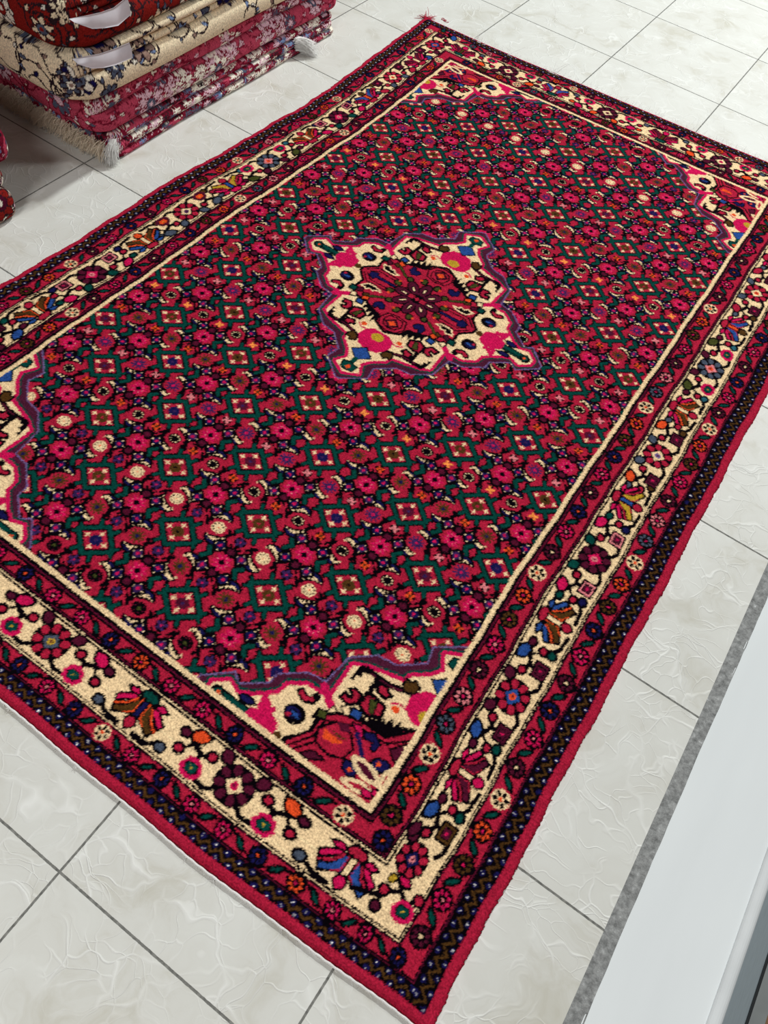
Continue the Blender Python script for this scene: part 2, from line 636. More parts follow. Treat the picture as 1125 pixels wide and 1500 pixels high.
def small_x(c, col):
    if col == 'purple':
        c.ell(0, 0, 1.5, 1.35, 'black')
        for k in range(5):
            t = k * math.pi / 2.5 + .5
            c.ell(.85 * math.cos(t), .8 * math.sin(t), .62, .42, 'purple', ang=t, n=8)
        c.ell(0, 0, .3, fill='pink', n=6)
        return
    if col in ('orange', 'rose'):
        c.ell(0, 0, 1.3, 1.1, 'black')
    for k in range(4):
        t = k * math.pi / 2 + .6
        c.ell(.7 * math.cos(t), .6 * math.sin(t), .62, .36, col, ang=t, n=8)
    c.ell(0, 0, .4, fill='bright' if col == 'bright' else ('brown' if col == 'orange' else col), n=6)


def cell_flower(c, col):
    if col == 'cream':
        c.ell(0, 0, 1.75, 1.55, 'cream')
        for k in range(9):
            t = k * 2 * math.pi / 9
            c.ell(1.25 * math.cos(t), 1.1 * math.sin(t), .22, fill='black', n=6)
        c.ell(0, 0, .22, fill='orange', n=6)
    elif col == 'black':
        c.ell(0, 0, 1.75, 1.5, 'black')
        for k in range(9):
            t = k * 2 * math.pi / 9
            c.ell(1.2 * math.cos(t), 1.05 * math.sin(t), .2, fill='cream', n=6)
    elif col == 'olive':
        c.ell(0, 0, 1.8, 1.6, 'black')
        c.ell(0, 0, .5, fill='olive', n=6)
        for k in range(6):
            t = k * math.pi / 3
            c.ell(1.2 * math.cos(t), 1.1 * math.sin(t), .2, fill='bcol', n=6)
    else:
        for k in range(10):
            t = k * math.pi / 5
            c.line([(0, 0), (1.9 * math.cos(t), 1.7 * math.sin(t))], col, .42)
        c.ell(0, 0, 1.15, 1.05, col)
        c.dia(0, 0, .6, .6, {'brown': 'navy', 'purple': 'pink'}.get(col, 'black'))


nu, nv = len(UN), len(VN)
# half-cell motifs first
for j in range(nv - 1):
    for i in range(nu - 1):
        cx, cy = (UN[i] + UN[i + 1]) / 2, (VN[j] + VN[j + 1]) / 2
        ji, ii = j + V0I, i + U0I
        s = 1 if (ii + ji) % 2 == 0 else -1
        cf, xf = rowcol(ji)
        # curls lie diagonal, alternating
        cv.at(cx, cy, s * 0.42)
        curl(cv)
        cv.at(cx, cy, s * 0.42 + math.pi)
        curl(cv)
        cv.at(cx, cy, 0)
        for q in (-1, 1):
            cv.line([(q * 2.7, .8), (q * 3.5, .2), (q * 2.9, -.7)], 'black', 1.0)
            cv.line([(q * 3.6, .1), (q * 4.3, s * .9)], 'black', .7)
        cell_flower(cv, cf)
for j in range(nv):
    for i in range(nu):
        ji, ii = j + V0I, i + U0I
        cv.at(UN[i], VN[j])
        if (ii + ji) % 2 == 0:
            green_box(cv, (ii + (ji // 2)) % 4)
        else:
            pink_flower(cv, 1 if ii % 2 else -1)
for j in range(nv - 1):
    for i in range(nu):
        ji, ii = j + V0I, i + U0I
        cf, xf = rowcol(ji)
        if xf == 'bright' and 0:
            continue
        cv.at(UN[i], (VN[j] + VN[j + 1]) / 2)
        small_x(cv, xf)
for (x_, y_) in ((157.5, 40), (40, 262), (150, 262)):
    pass

# ---- medallion, mirrored four ways; quarters of it fill the corners
OUT = [(42.6, .6), (37.3, 5.6), (35.2, 3.9), (30.2, 7.9), (30.0, 10.5), (25.0, 14.6), (20.8, 15.2), (19.9, 22.6), (15.3, 26.6),
       (10.8, 27.3), (6.0, 31.7), (6.8, 35.7), (.6, 40.6)]
INN = [(39.6, 1.0), (37.0, 3.2), (34.0, 2.1), (31.2, 3.6), (27.0, 7.2), (26.6, 9.9), (23.5, 12.2), (17.9, 12.4), (18.2, 21.5),
       (15.5, 22.9), (10.4, 24.3), (7.4, 25.0), (7.0, 27.0), (3.7, 29.8), (2.1, 32.5), (3.9, 35.8), (.3, 37.8)]
OCT = [(20.4, .9), (17.2, 4.0), (17.6, 8.6), (15.5, 10.9), (12.0, 10.4), (8.8, 12.0), (5.2, 13.0), (4.2, 15.8), (.4, 17.8)]


def mirror4(q):
    a = list(q)
    b_ = [(-x, y) for x, y in reversed(q)]
    c_ = [(-x, -y) for x, y in q]
    d_ = [(x, -y) for x, y in reversed(q)]
    return a + b_ + c_ + d_


def medallion(c, ox, oy, sx=1.0, sy=1.0, corner=False):
    c.mat(sx, 0, 0, sy, ox, oy)
    c.poly(mirror4(OUT), 'band', 'lav', .38)
    c.poly(mirror4(INN), None, 'green', 2.9)
    c.poly(mirror4(INN), 'cream', 'pink', 1.9)
    c.poly(mirror4(INN), 'cream')
    for a in (-1, 1):
        for b_ in (-1, 1):
            c.mat(a * sx, 0, 0, b_ * sy, ox, oy)
            c.line([(20.5, 14.2), (15.8, 10.8)], 'pink', 1.7)
            # side lobe: stem, leaves, boteh
            c.line([(38.0, .3), (29.5, .3)], 'black', 2.0)
            c.line([(38.0, .3), (29.5, .3)], 'green', 1.2)
            c.dia(37.4, 0, 1.5, 1.5, 'green', 'black', .4)
            c.dia(37.2, 0, .6, .6, 'orange')
            c.leaf(29.5, 2.6, 33.6, 2.2, .9, 'navy')
            c.line([(29.5, 2.6), (27.6, 3.3)], 'black', .5)
            c.line([(26.0, 4.0), (28.6, 3.0), (29.0, 5.4), (26.0, 3.2)], 'pink', 1.2)
            c.ell(21.9, 5.8, 2.5, 2.1, 'black')
            c.ell(22.3, 5.9, 1.7, 1.1, 'navy')
            c.leaf(20.4, 5.4, 23.2, 6.2, .55, 'blue', 'black', .3)
            c.ell(23.0, 5.0, .5, .5, 'red')
            c.line([(23.6, 10.4), (22.2, 9.6), (20.6, 10.3), (20.4, 11.4)], 'black', 1.9)
            c.line([(23.4, 10.3), (22.2, 9.7), (20.8, 10.4)], 'red', .9)
            # long lobe: boteh cluster and spiky leaves
            c.line([(16.0, 22.6), (9.5, 22.6), (3.5, 24.4)], 'black', 1.3)
            c.line([(15.6, 22.4), (9.5, 22.4), (4.5, 24.0)], 'maroon', .5)
            c.poly([(17.2, 18.6), (16.2, 19.2), (16.6, 20.2), (15.4, 20.4), (15.8, 21.6), (14.6, 21.8), (13.2, 23.4), (15.6, 23.3), (17.0, 22)], 'black')
            c.poly([(16.6, 14.2), (14.2, 13.8), (12.9, 15.4), (13.3, 17.3), (15.0, 17.7), (16.0, 16.9), (14.8, 16.2), (14.8, 15.4), (16.3, 15.8)], 'red', 'black', .7)
            c.line([(12.4, 22.4), (12.2, 17.8)], 'black', 1.2)
            c.poly([(12.6, 18.4), (12.6, 15.2), (10.2, 14.2), (7.8, 15.6), (8.2, 18.0), (10.4, 18.6)], 'red', 'black', .8)
            c.poly([(11.6, 17.8), (10.2, 15.0), (9.2, 15.2), (9.8, 18.0)], 'olive', 'black', .3)
            c.poly([(11.6, 21.9), (11.2, 19.9), (9.0, 19.5), (8.2, 21.0), (9.2, 21.2), (9.6, 22.0)], 'red', 'black', .7)
            c.poly([(7.6, 24.4), (6.8, 23.2), (4.8, 24.0), (4.2, 25.8), (5.8, 26.8), (6.6, 25.8), (7.6, 26.2)], 'brown', 'black', .5)
    c.mat(sx, 0, 0, sy, ox, oy)
    for s in (-1, 1):
        # pink blossoms
        c.poly([(s * 22.6, 0), (s * 23.2, 2.2), (s * 25.5, 3.2), (s * 28.2, 2.6), (s * 29.9, 1.6), (s * 30.2, 0), (s * 29.9, -1.6), (s * 28.2, -2.8), (s * 25.0, -3.2), (s * 23.0, -2.0)], 'pink')
        c.ell(s * 22.0, 0, 1.1, 1.1, 'brown')
        c.poly([(-4.6, s * 20.2), (-5.2, s * 23.0), (-3.2, s * 26.2), (0, s * 27.2), (3.4, s * 26.2), (5.4, s * 22.6), (4.6, s * 19.8), (2.6, s * 18.6), (-2.6, s * 18.6)], 'pink')
        c.ell(0, s * 21.0, 1.9, 1.6, 'gold')
        for q in (-1, 1):
            c.ell(q * 6.2, s * 18.9, .9, .8, 'orange', n=8)
            c.line([(q * 4.5, s * 20.2), (q * 6.2, s * 20.4), (q * 7.6, s * 19.4)], 'pink', .45)
        c.dia(0, s * 29.1, 3.4, 2.9, 'blue', 'black', .4)
        c.line([(0, s * 31.8), (0, s * 34.6)], 'green', 1.5)
        c.poly([(-2.4, s * 34.2), (0, s * 33.6), (2.4, s * 34.2), (2, s * 36.4), (0, s * 36.9), (-2, s * 36.4)], 'green', 'black', .4)
        c.dia(0, s * 35.5, .9, .8, 'orange')
    # central frame
    c.poly(mirror4(OCT), 'red', 'black', .9)
    for a in (-1, 1):
        for b_ in (-1, 1):
            c.mat(a * sx, 0, 0, b_ * sy, ox, oy)
            c.line([(19.0, .8), (16.2, 3.6), (9, 3.4)], 'black', .4)
            c.line([(17.8, .6), (15.6, 2.4), (8, 2.2)], 'black', .4)
            c.poly([(16.4, 7.6), (18.6, 7.6), (18.6, 9.6), (16.4, 9.6)], 'green', 'black', .5)
            c.poly([(15.0, 6.6), (16.4, 7.8), (16.2, 9.2), (14.2, 8.2)], 'maroon', 'black', .4)
            c.poly([(15.4, 9.6), (17.0, 10.2), (16.4, 12.0), (14.6, 11.2)], 'cream', 'black', .4)
            c.poly([(11.6, 11.0), (13.8, 11.4), (13.4, 13.2), (11.2, 12.8)], 'blue', 'black', .5)
            c.poly([(11.4, 8.8), (13.4, 9.4), (12.8, 11.0), (10.8, 10.2)], 'orange', 'black', .4)
            c.poly([(12.2, 7.6), (14.0, 8.4), (13.4, 9.6), (11.6, 8.8)], 'brown', 'black', .4)
            c.line([(11.8, 8.6), (8.0, 6.0)], 'black', 1.1)
            c.line([(11.8, 8.6), (8.0, 6.0)], 'olive', .6)
            # black saw leaf edged cream
            c.poly([(16.4, 6.2), (15.0, 4.2), (13.0, 4.0), (11.0, 4.2), (9.9, 5.0), (11.6, 5.2), (12.2, 6.0), (13.4, 5.6), (14.2, 6.6), (15.2, 6.2)], 'black', 'cream', .45)
            # navy spade
            c.poly([(8.6, 11.4), (9.0, 9.4), (7.4, 8.0), (5.8, 8.6), (5.0, 10.2), (6.2, 11.0), (7.2, 10.4), (7.6, 11.6)], 'navy', 'black', .35)
            c.poly([(10.4, 11.6), (10.6, 14.4), (9.2, 12.9), (8.8, 15.4), (7.6, 13.6), (7.2, 16.4), (6.0, 14.3), (5.6, 17.2), (4.6, 15.0), (4.2, 13.6), (6.5, 12.8)], 'black')
            # nested hexagon around the orange diamond
            for k, w in ((0, 'black'), (1, 'black')):
                r = 4.3 - k * 1.3
                c.line([(0, 9.9 + k * .8), (r * .75, 10.6 + k * .5), (r, 13.4), (r * .7, 16.2 - k * 1.0), (0, 17.0 - k * 1.1)], w, .45)
    c.mat(sx, 0, 0, sy, ox, oy)
    for s in (-1, 1):
        c.dia(0, s * 13.6, 2.2, 2.1, 'maroon', 'black', .4)
        c.dia(0, s * 13.6, 1.35, 1.2, 'orange')
        c.poly([(s * 8, -.5), (s * 14.8, -.6), (s * 15.2, -1.8), (s * 17.4, -.8), (s * 17.4, .8), (s * 15.2, 1.8), (s * 14.8, .6), (s * 8, .5)], 'navy', 'black', .35)
    for k in range(12):
        t = math.radians(15 + 30 * k)
        c.ell(8.7 * math.cos(t), 8.2 * math.sin(t), 1.3, 1.0, 'olive', 'black', .5, ang=t)
    for k in range(8):
        t = math.radians(45 * k + 22.5)
        c.ell(8.9 * math.cos(t), 8.4 * math.sin(t), .5, .5, 'orange', n=6)
    for k in range(8):
        t = math.radians(45 * k)
        c.ell(4.9 * math.cos(t), 4.7 * math.sin(t), 3.0, 1.75, 'maroon', 'black', .45, ang=t)
    c.ell(0, 0, 3.0, 3.0, 'maroon')
    for k in range(8):
        t = math.radians(45 * k)
        c.ell(4.6 * math.cos(t), 4.3 * math.sin(t), 1.25, .5, 'cream', 'black', .35, ang=t, n=8)
    c.ell(0, 0, 2.2, 2.0, 'black')
    for s in (-1, 1):
        c.poly([(s * 1.0, -1), (s * 3.0, -1), (s * 3.0, 1), (s * 1.0, 1)], 'red', 'black', .3)
    c.dia(0, 0, .9, .9, 'red')


medallion(cv, 92.9, 152.8)
FX0, FX1, FY0, FY1 = 27.0, 161.6, 26.4, 280.2
for ox, oy, sx, sy in ((FX0, FY0, 1.02, 1.06), (FX1 + 1.2, FY0, 1, 1), (FX0, FY1, 1, 1), (FX1, FY1, 1, .96)):
    medallion(cv, ox, oy, sx, sy)
    qx = 1 if ox < 90 else -1
    qy = 1 if oy < 150 else -1
    cv.mat(qx, 0, 0, qy, ox, oy)
    # the corner quarters carry a big glowing blossom and open petals
    cv.poly([(-2, -2), (20, -2), (20, 1), (17.2, 5.2), (17.4, 9.0), (14.2, 11.6), (10.2, 12.6), (4.9, 12.9), (1.0, 17.6), (-2, 17.6)], 'red', 'black', .7)
    cv.line([(19.0, 0), (16.2, 4.6), (16.2, 8.4), (10.0, 11.4), (4.2, 11.8), (0, 16)], 'black', .5)
    cv.line([(17.8, 0), (15.6, 3.4)], 'black', .5)
    cv.poly([(14.4, 0), (16.6, 0), (14.6, 2.2), (11.6, 1.9)], 'maroon', 'black', .4)
    cv.poly([(1.0, 9.4), (3.2, 11.2), (1.0, 14.2), (0, 14)], 'maroon', 'black', .4)
    cv.poly([(0, 12.6), (1.4, 13.2), (0, 15.0)], 'cream')
    cv.poly([(16.4, 6.4), (14.2, 9.6), (10.6, 9.4), (8.7, 7.0), (9.3, 4.3), (11.6, 3.1), (15.2, 3.7)], 'red', 'black', .6)
    cv.poly([(15.4, 7.2), (13.6, 6.9), (10.8, 6.8), (12.0, 5.7), (14.6, 5.2)], 'orange')
    cv.poly([(14.2, 7.8), (12.2, 7.7), (10.4, 7.9), (12.0, 7.0)], 'brown')
    cv.poly([(14.0, 9.6), (12.0, 10.6), (10.8, 9.6), (12.4, 8.4)], 'maroon')
    cv.poly([(11.6, 11.4), (9.8, 10.0), (8.6, 9.4), (8.4, 10.6), (10.0, 12.0)], 'pink', 'black', .35)
    cv.line([(9.6, 10.0), (7.6, 8.0), (6.6, 6.8)], 'navy', .9)
    cv.poly([(9.0, 11.0), (7.0, 12.3), (5.0, 11.0), (5.2, 9.0), (6.2, 8.9), (6.4, 10.4), (8.0, 10.0)], 'navy', 'black', .35)
    cv.leaf(9.0, 4.4, 5.6, 2.4, 1.3, 'navy', 'black', .4)
    cv.leaf(4.9, 6.4, 1.0, 8.4, 1.4, 'navy', 'black', .4)
    cv.leaf(1.4, 4.0, 7.9, 5.8, 1.25, 'maroon', 'cream', .9)
    cv.leaf(1.6, 1.9, 7.2, .9, .9, 'red', 'cream', .8)
    cv.leaf(.9, 3.4, .3, 8.6, .9, 'red', 'cream', .8)
    cv.ell(2.2, 1.3, 1.1, .8, 'pink', 'black', .35)
    cv.ell(1.0, 2.4, .8, .8, 'pink', 'black', .35)
    cv.ell(3.4, 7.4, .5, fill='orange', n=6)
    cv.ell(7.2, 3.2, .5, fill='orange', n=6)
    cv.poly([(9.6, 12.5), (9.6, 15.2), (8.4, 13.5), (7.8, 16.2), (6.8, 14.0), (6.0, 17.0), (5.2, 14.4), (4.2, 17.8), (3.6, 15.2), (4.6, 12.9)], 'black')
    cv.poly([(16.2, 8.4), (18.2, 8.0), (18.4, 9.8), (16.6, 10.2)], 'olive', 'black', .4)
    cv.poly([(13.4, 11.6), (15.2, 12.6), (14.2, 14.0), (12.6, 13.0)], 'cream', 'black', .4)
    cv.poly([(10.6, 12.4), (13.0, 12.2), (13.2, 14.0), (11.0, 14.4)], 'blue', 'black', .45)

# ---- borders
# (outer edge, guard, outer minor, main, inner minor, cream line) distances per side
B = dict(
    front=dict(e=0.0, g=(2.0, 4.6), mo=(4.6, 9.1), m=(9.1, 19.3), mi=(19.3, 24.7), c=26.3, org=0.0, sgn=1, ax=0),
    far=dict(e=0.0, g=(1.2, 4.2), mo=(4.2, 8.6), m=(8.6, 17.8), mi=(17.8, 22.8), c=24.2, org=RL, sgn=-1, ax=0),
    left=dict(e=0.0, g=(2.0, 5.0), mo=(5.0, 9.9), m=(9.9, 20.1), mi=(20.1, 25.7), c=27.2, org=0.0, sgn=1, ax=1),
    right=dict(e=0.0, g=(2.3, 6.0), mo=(6.0, 12.0), m=(12.0, 22.7), mi=(22.7, 30.0), c=31.6, org=RW, sgn=-1, ax=1))


def ring(key0, col):
    """fill everything outside the inner rectangle whose offsets are given by key0."""
    f, r, l, u = (key0(B[k]) for k in ('front', 'right', 'left', 'far'))
    x0, x1, y0, y1 = l, RW - r, f, RL - u
    a = cv.a
    rs = cv.res
    i = IDX[col]
    a[:int(y0 * rs), :] = i
    a[int(y1 * rs):, :] = i
    a[:, :int(x0 * rs)] = i
    a[:, int(x1 * rs):] = i


ring(lambda b: b['c'], 'cream')
ring(lambda b: b['c'] - 1.15, 'black')
ring(lambda b: b['c'] - 1.9, 'bcol')
ring(lambda b: b['c'] - 2.3, 'black')
ring(lambda b: b['c'] - 2.7, 'red')
ring(lambda b: b['m'][1] + 1.2, 'black')
ring(lambda b: b['m'][1] + .85, 'bcol')
ring(lambda b: b['m'][1] + .6, 'black')
ring(lambda b: b['m'][1] + .1, 'cream')
ring(lambda b: b['m'][1] - .15, 'black')
ring(lambda b: b['m'][1] - .6, 'cream')
ring(lambda b: b['m'][0] + .55, 'black')
ring(lambda b: b['m'][0] + .2, 'cream')
ring(lambda b: b['m'][0], 'black')
ring(lambda b: b['m'][0] - .4, 'bcol')
ring(lambda b: b['m'][0] - .6, 'red')
ring(lambda b: b['mo'][0] + .8, 'black')
ring(lambda b: b['mo'][0] + .5, 'bcol')
ring(lambda b: b['mo'][0] + .3, 'black')
ring(lambda b: b['g'][0], 'edge')


def side(b, x, yc, flip=1):
    """local frame: x along the side, y towards the outside."""
    c = yc if b['sgn'] == 1 else b['org'] - yc
    s = -b['sgn']
    if b['ax'] == 0:
        cv.mat(flip, 0, 0, s, x, c)
    else:
        cv.mat(0, s, flip, 0, c, x)


def rosette(r, col, cen, cream=False):
    if cream:
        cv.ell(0, 0, r, fill='cream', edge='red', ew=.3)
        for k in range(6):
            t = k * math.pi / 3 + .3
            cv.ell(r * .55 * math.cos(t), r * .55 * math.sin(t), r * .30, r * .22, 'black', ang=t, n=8)
        cv.ell(0, 0, r * .22, fill='orange', n=6)
        return
    cv.ell(0, 0, r, fill='black')
    n = 8
    for k in range(n):
        t = 2 * math.pi * k / n + .2
        cv.ell(r * .58 * math.cos(t), r * .58 * math.sin(t), r * .22, r * .155, col, ang=t, n=8)
    cv.ell(0, 0, r * .16, fill=cen, n=6)


SEQ = ['maroon', 'pink', 'navy', 'brown', 'orange', 'C', 'grey', 'rose', 'maroon', 'pink', 'brown', 'orange', 'C', 'maroon', 'pink', 'navy']
FSEQ = ['pink', 'navy', 'pink', 'navy', 'C', 'pink', 'navy', 'pink', 'pink', 'navy', 'orange', 'pink']


def minor(b, yc, x0, x1, step, seq, r, start=0):
    n = max(1, int(round((x1 - x0) / step)))
    st = (x1 - x0) / n
    for k in range(n + 1):
        x = x0 + k * st
        if k < n:
            s = 1 if k % 2 else -1
            side(b, x + st / 2, yc)
            cv.line([(-st * .5, -s * r * 1.1), (-st * .28, -s * r * .55), (0, 0), (st * .28, s * r * .55), (st * .5, s * r * 1.1)], 'black', .5)
            cv.leaf(-st * .17, -s * r * .62, st * .17, s * r * .62, r * .30, 'green', 'black', .5)
        col = seq[(k + start) % len(seq)]
        side(b, x, yc)
        if col == 'C':
            rosette(r, 'cream', 'orange', True)
        else:
            rosette(r * (1.0), col, {'maroon': 'cream', 'navy': 'orange', 'pink': 'rose'}.get(col, 'pink'))


minor(B['right'], 27.6 - .6, 27.0, 277.0, 7.35, SEQ, 2.35, 3)
minor(B['right'], 9.2, 12.0, 293.0, 7.55, SEQ, 2.3, 8)
minor(B['left'], 22.8, 30, 277, 7.6, SEQ, 2.0, 5)
minor(B['left'], 7.5, 11, 294, 7.9, SEQ, 1.9, 1)
minor(B['front'], 21.8, 32, 159.5, 8.55, FSEQ, 2.0, 1)
minor(B['front'], 6.9, 12, 182.5, 7.75, FSEQ, 1.85, 3)
minor(B['far'], 20.2, 32, 158, 7.8, SEQ, 1.9, 2)
minor(B['far'], 6.6, 12, 184, 7.8, SEQ, 1.75, 4)
side(B['front'], 168.0, 22.2)
rosette(2.3, 'navy', 'orange')


def big_rose(col, cen, cen2, sc):
    cv.ell(0, 0, 4.4 * sc, 4.1 * sc, 'black')
    for k in range(8):
        t = 2 * math.pi * k / 8 + .39
        cv.ell(3.05 * sc * math.cos(t), 2.85 * sc * math.sin(t), 1.25 * sc, 1.0 * sc, col, 'black', .3, ang=t, n=10)
    cv.dia(0, 0, 2.3 * sc, 2.1 * sc, cen, 'black', .3)
    cv.ell(0, 0, .85 * sc, fill=cen2, n=8)
    cv.ell(0, 0, .35 * sc, fill='bcol' if cen2 != 'bcol' else 'cream', n=6)


def small_dia(col, cen):
    if cen == 'box':
        cv.poly([(-2.0, -1.7), (2.0, -1.7), (2.0, 1.7), (-2.0, 1.7)], col, 'black', .5)
        cv.poly([(-1.1, -.95), (1.1, -.95), (1.1, .95), (-1.1, .95)], 'maroon', 'black', .3)
        cv.ell(0, 0, .4, fill='pink', n=6)
        return
    cv.poly([(-2.6, .3), (-1.6, 1.8), (0, 2.1), (1.6, 1.8), (2.6, .2), (1.6, -1.7), (0, -2.1), (-1.6, -1.7)], col, None)
    cv.poly([(-1.5, 0), (-.9, 1.0), (.9, 1.0), (1.5, 0), (.9, -1.0), (-.9, -1.0)], cen, 'black', .25)
    cv.ell(0, 0, .3, fill='gold', n=6)


def crab(tip, mid, bar, arm, wing, petal):
    cv.ell(0, -3.3, 2.1, 1.2, tip, 'black', .5)
    for q in (-1, 1):
        cv.poly([(q * 2.0, -2.9), (q * 3.0, -1.6), (q * 5.4, -2.8), (q * 3.4, -3.6)], wing, 'black', .5)
        cv.poly([(q * 1.6, -2.2), (q * 2.8, -1.0), (q * 5.6, 1.0), (q * 6.2, -.2), (q * 3.4, -2.2)], wing, 'black', .5)
        cv.poly([(q * .6, -2.5), (q * 1.9, -1.9), (q * 2.9, .2), (q * 5.2, 1.9), (q * 4.6, 3.2), (q * 2.2, 1.8), (q * .6, 1.2)], arm, 'black', .55)
        acc = 'orange' if arm == 'brown' else ('red' if arm in ('maroon', 'gold') else 'red')
        cv.line([(q * 2.0, -1.7), (q * 3.2, .1), (q * 5.3, 1.5)], 'black', .75)
        cv.line([(q * 2.0, -1.7), (q * 3.2, .1), (q * 5.3, 1.5)], acc, .42)
        cv.line([(q * .95, -2.2), (q * .95, .8), (q * 2.6, 2.0)], acc, .3)
    cv.poly([(-.7, -2.3), (.7, -2.3), (.7, 1.5), (-.7, 1.5)], mid, 'black', .4)
    cv.leaf(0, 1.2, 0, 4.2, 1.35, petal)


def stems(R, spacing, sgn, leafc, leafc2, ballc, step):
    """branch between a rosette (x = 0) and a crab at +sgn*spacing, drawn in rosette frame"""
    s = sgn
    d = step
    cv.line([(s * 3.2, 3.0), (s * 4.6, 3.9), (s * (d - 1.6), 3.6)], 'black', 1.0)
    cv.line([(s * d, 1.6), (s * (d + .2), -.6), (s * (d + 2.6), -1.6), (s * (d + 5.0), -2.8)], 'black', 1.1)
    cv.line([(s * (d + .2), -.6), (s * (d - 2.2), -1.2)], 'black', 1.05)
    cv.line([(s * (d + 2.6), -1.2), (s * (d + 4.6), 1.2)], 'black', .7)
    cv.line([(s * (spacing - 2), 4.1), (s * (spacing - 5.6), 4.0), (s * (spacing - 7.6), 2.8)], 'black', 1.0)
    cv.ell(s * (d - 2.0), -1.6, 1.15, 1.05, 'red', 'black', .65, n=10)
    cv.ell(s * (d + 4.6), .9, 1.15, 1.0, 'red', 'black', .65, n=10)
    cv.ell(s * (spacing - 8.2), 3.0, 1.25, 1.1, ballc, 'black', .6, n=10)
    cv.leaf(s * (d + .2), -4.1, s * (d + 4.6), -2.3, 1.45, leafc, 'black', .6)
    cv.ell(s * (d + 5.4), -2.3, 1.25, 1.0, leafc2, 'black', .6, n=10)
    cv.leaf(s * 3.0, -2.4, s * 5.9, -4.6, 1.35, leafc2, 'black', .55)


def main_border(b, yc, roses, crabs, dstep, confs, cc):
    bm_ = b['m']
    for k, x in enumerate(roses):
        cf = confs[k % len(confs)]
        for s in (-1, 1):
            near = [c for c in crabs if (c - x) * s > 0]
            sp = min((abs(c - x) for c in near), default=21)
            side(b, x, yc)
            stems(x, sp, s, cf[5], cf[6], cf[7], dstep)
            side(b, x + s * dstep, yc)
            cv.mat(cv.m[0], cv.m[1], cv.m[2], cv.m[3], cv.m[4], cv.m[5])
            ox = (2.4 if b['ax'] == 0 else 2.2)
            a_, b2, c2, d2, e2, f2 = cv.m
            cv.m = (a_, b2, c2, d2, e2 + b2 * ox, f2 + d2 * ox)
            small_dia(cf[3], cf[4])
        side(b, x, yc)
        big_rose(cf[0], cf[1], cf[2], 1.0)
    for k, x in enumerate(crabs):
        side(b, x, yc)
        crab(*cc[k % len(cc)])


CF = [('red', 'grey', 'gold', 'pink', 'green', 'pink', 'maroon', 'grey'),
      ('maroon', 'cream', 'pink', 'pink', 'green', 'orange', 'maroon', 'grey')]
CC = [('green', 'navy', 0, 'brown', 'pink', 'red'), ('red', 'cream', 0, 'blue', 'pink', 'pink')]
main_border(B['front'], 14.2, [41.0, 90.6, 140.3], [16.5, 65.8, 115.5, 165.4], 8.9, [CF[0], CF[0], CF[1]],
            [CC[0], ('maroon', 'cream', 0, 'blue', 'pink', 'pink'), CC[0], CC[1]])
RF = [('red', 'blue', 'orange', 'maroon', 'box', 'blue', 'maroon', 'green'),
      ('maroon', 'pink', 'rose', 'rose', 'box', 'pink', 'green', 'navy'),
      ('red', 'cream', 'lav', 'maroon', 'box', 'orange', 'grey', 'brown'),
      ('grey', 'rose', 'orange', 'pink', 'green', 'olive', 'maroon', 'teal'),
      ('red', 'cream', 'orange', 'maroon', 'box', 'red', 'grey', 'brown'),
      ('maroon', 'pink', 'rose', 'pink', 'green', 'pink', 'green', 'navy')]
RC = [('red', 'cream', 0, 'maroon', 'pink', 'pink'), ('red', 'cream', 0, 'brown', 'blue', 'red'),
      ('red', 'blue', 0, 'gold', 'pink', 'red'), ('red', 'cream', 0, 'brown', 'pink', 'red'),
      ('red', 'orange', 0, 'blue', 'pink', 'brown'), ('red', 'cream', 0, 'brown', 'pink', 'red')]
main_border(B['right'], 17.6, [63.0, 105.3, 145.4, 186.6, 228.0, 268.0], [42.5, 84.6, 126.2, 165.4, 207.6, 248], 8.6, RF, RC)
main_border(B['left'], 15.2, [20, 58.6, 98.2, 137.2, 175.2, 214.0, 252.0, 286], [39, 78.5, 119.0, 156.3, 195.6, 232.8, 270], 8.3,
            [RF[4], RF[0], RF[1], ('red', 'cream', 'purple', 'maroon', 'orange', 'grey', 'grey', 'brown'), RF[3], RF[1]],
            [RC[0], RC[1], ('red', 'cream', 0, 'brown', 'blue', 'orange'), ('pink', 'blue', 0, 'gold', 'pink', 'red'), RC[3], RC[4]])
main_border(B['far'], 13.2, [48.0, 92.6, 140.0], [26, 69.5, 116.3, 163.5], 8.9,
            [CF[1], ('maroon', 'cream', 'maroon', 'pink', 'green', 'pink', 'orange', 'grey'), CF[1]],
            [('green', 'brown', 0, 'maroon', 'pink', 'pink'), ('green', 'cream', 0, 'blue', 'pink', 'red')])
# corner pieces: half rosette and diamond
side(B['right'], 22.0, 17.6)
stems(22.0, 20.5, 1, 'blue', 'maroon', 'green', 8.2)
cv.leaf(3.6, -4.4, 7.4, -3.6, 1.2, 'maroon', 'black', .5)
cv.mat(1, 0, 0, 1, 0, -1.6)
cv.line([(167.6, 13.6), (170.6, 14.6), (173.5, 15.4)], 'black', 1.0)
cv.line([(173.4, 16.4), (176.6, 18.0), (178.6, 16.6), (180.7, 18.2)], 'black', 1.0)
cv.line([(176.6, 18.4), (174.6, 19.6)], 'black', .9)
cv.line([(178.6, 16.6), (179.2, 15.4)], 'black', .8)
cv.ell(173.4, 16.6, 1.15, 1.1, 'red', 'black', .6)
cv.ell(173.6, 13.4, 1.15, 1.05, 'maroon', 'black', .6)
cv.ell(180.6, 18.4, 1.15, 1.1, 'red', 'black', .6)
cv.ell(173.7, 19.2, 1.0, .8, 'gold', 'black', .4, ang=.8)
cv.leaf(174.4, 20.9, 178.0, 19.2, .95, 'pink', 'black', .5)
side(B['right'], 22.4, 18.4)
big_rose('red', 'navy', 'rose', .85)
side(B['right'], 30.2, 15.4)
small_dia('brown', 'box')
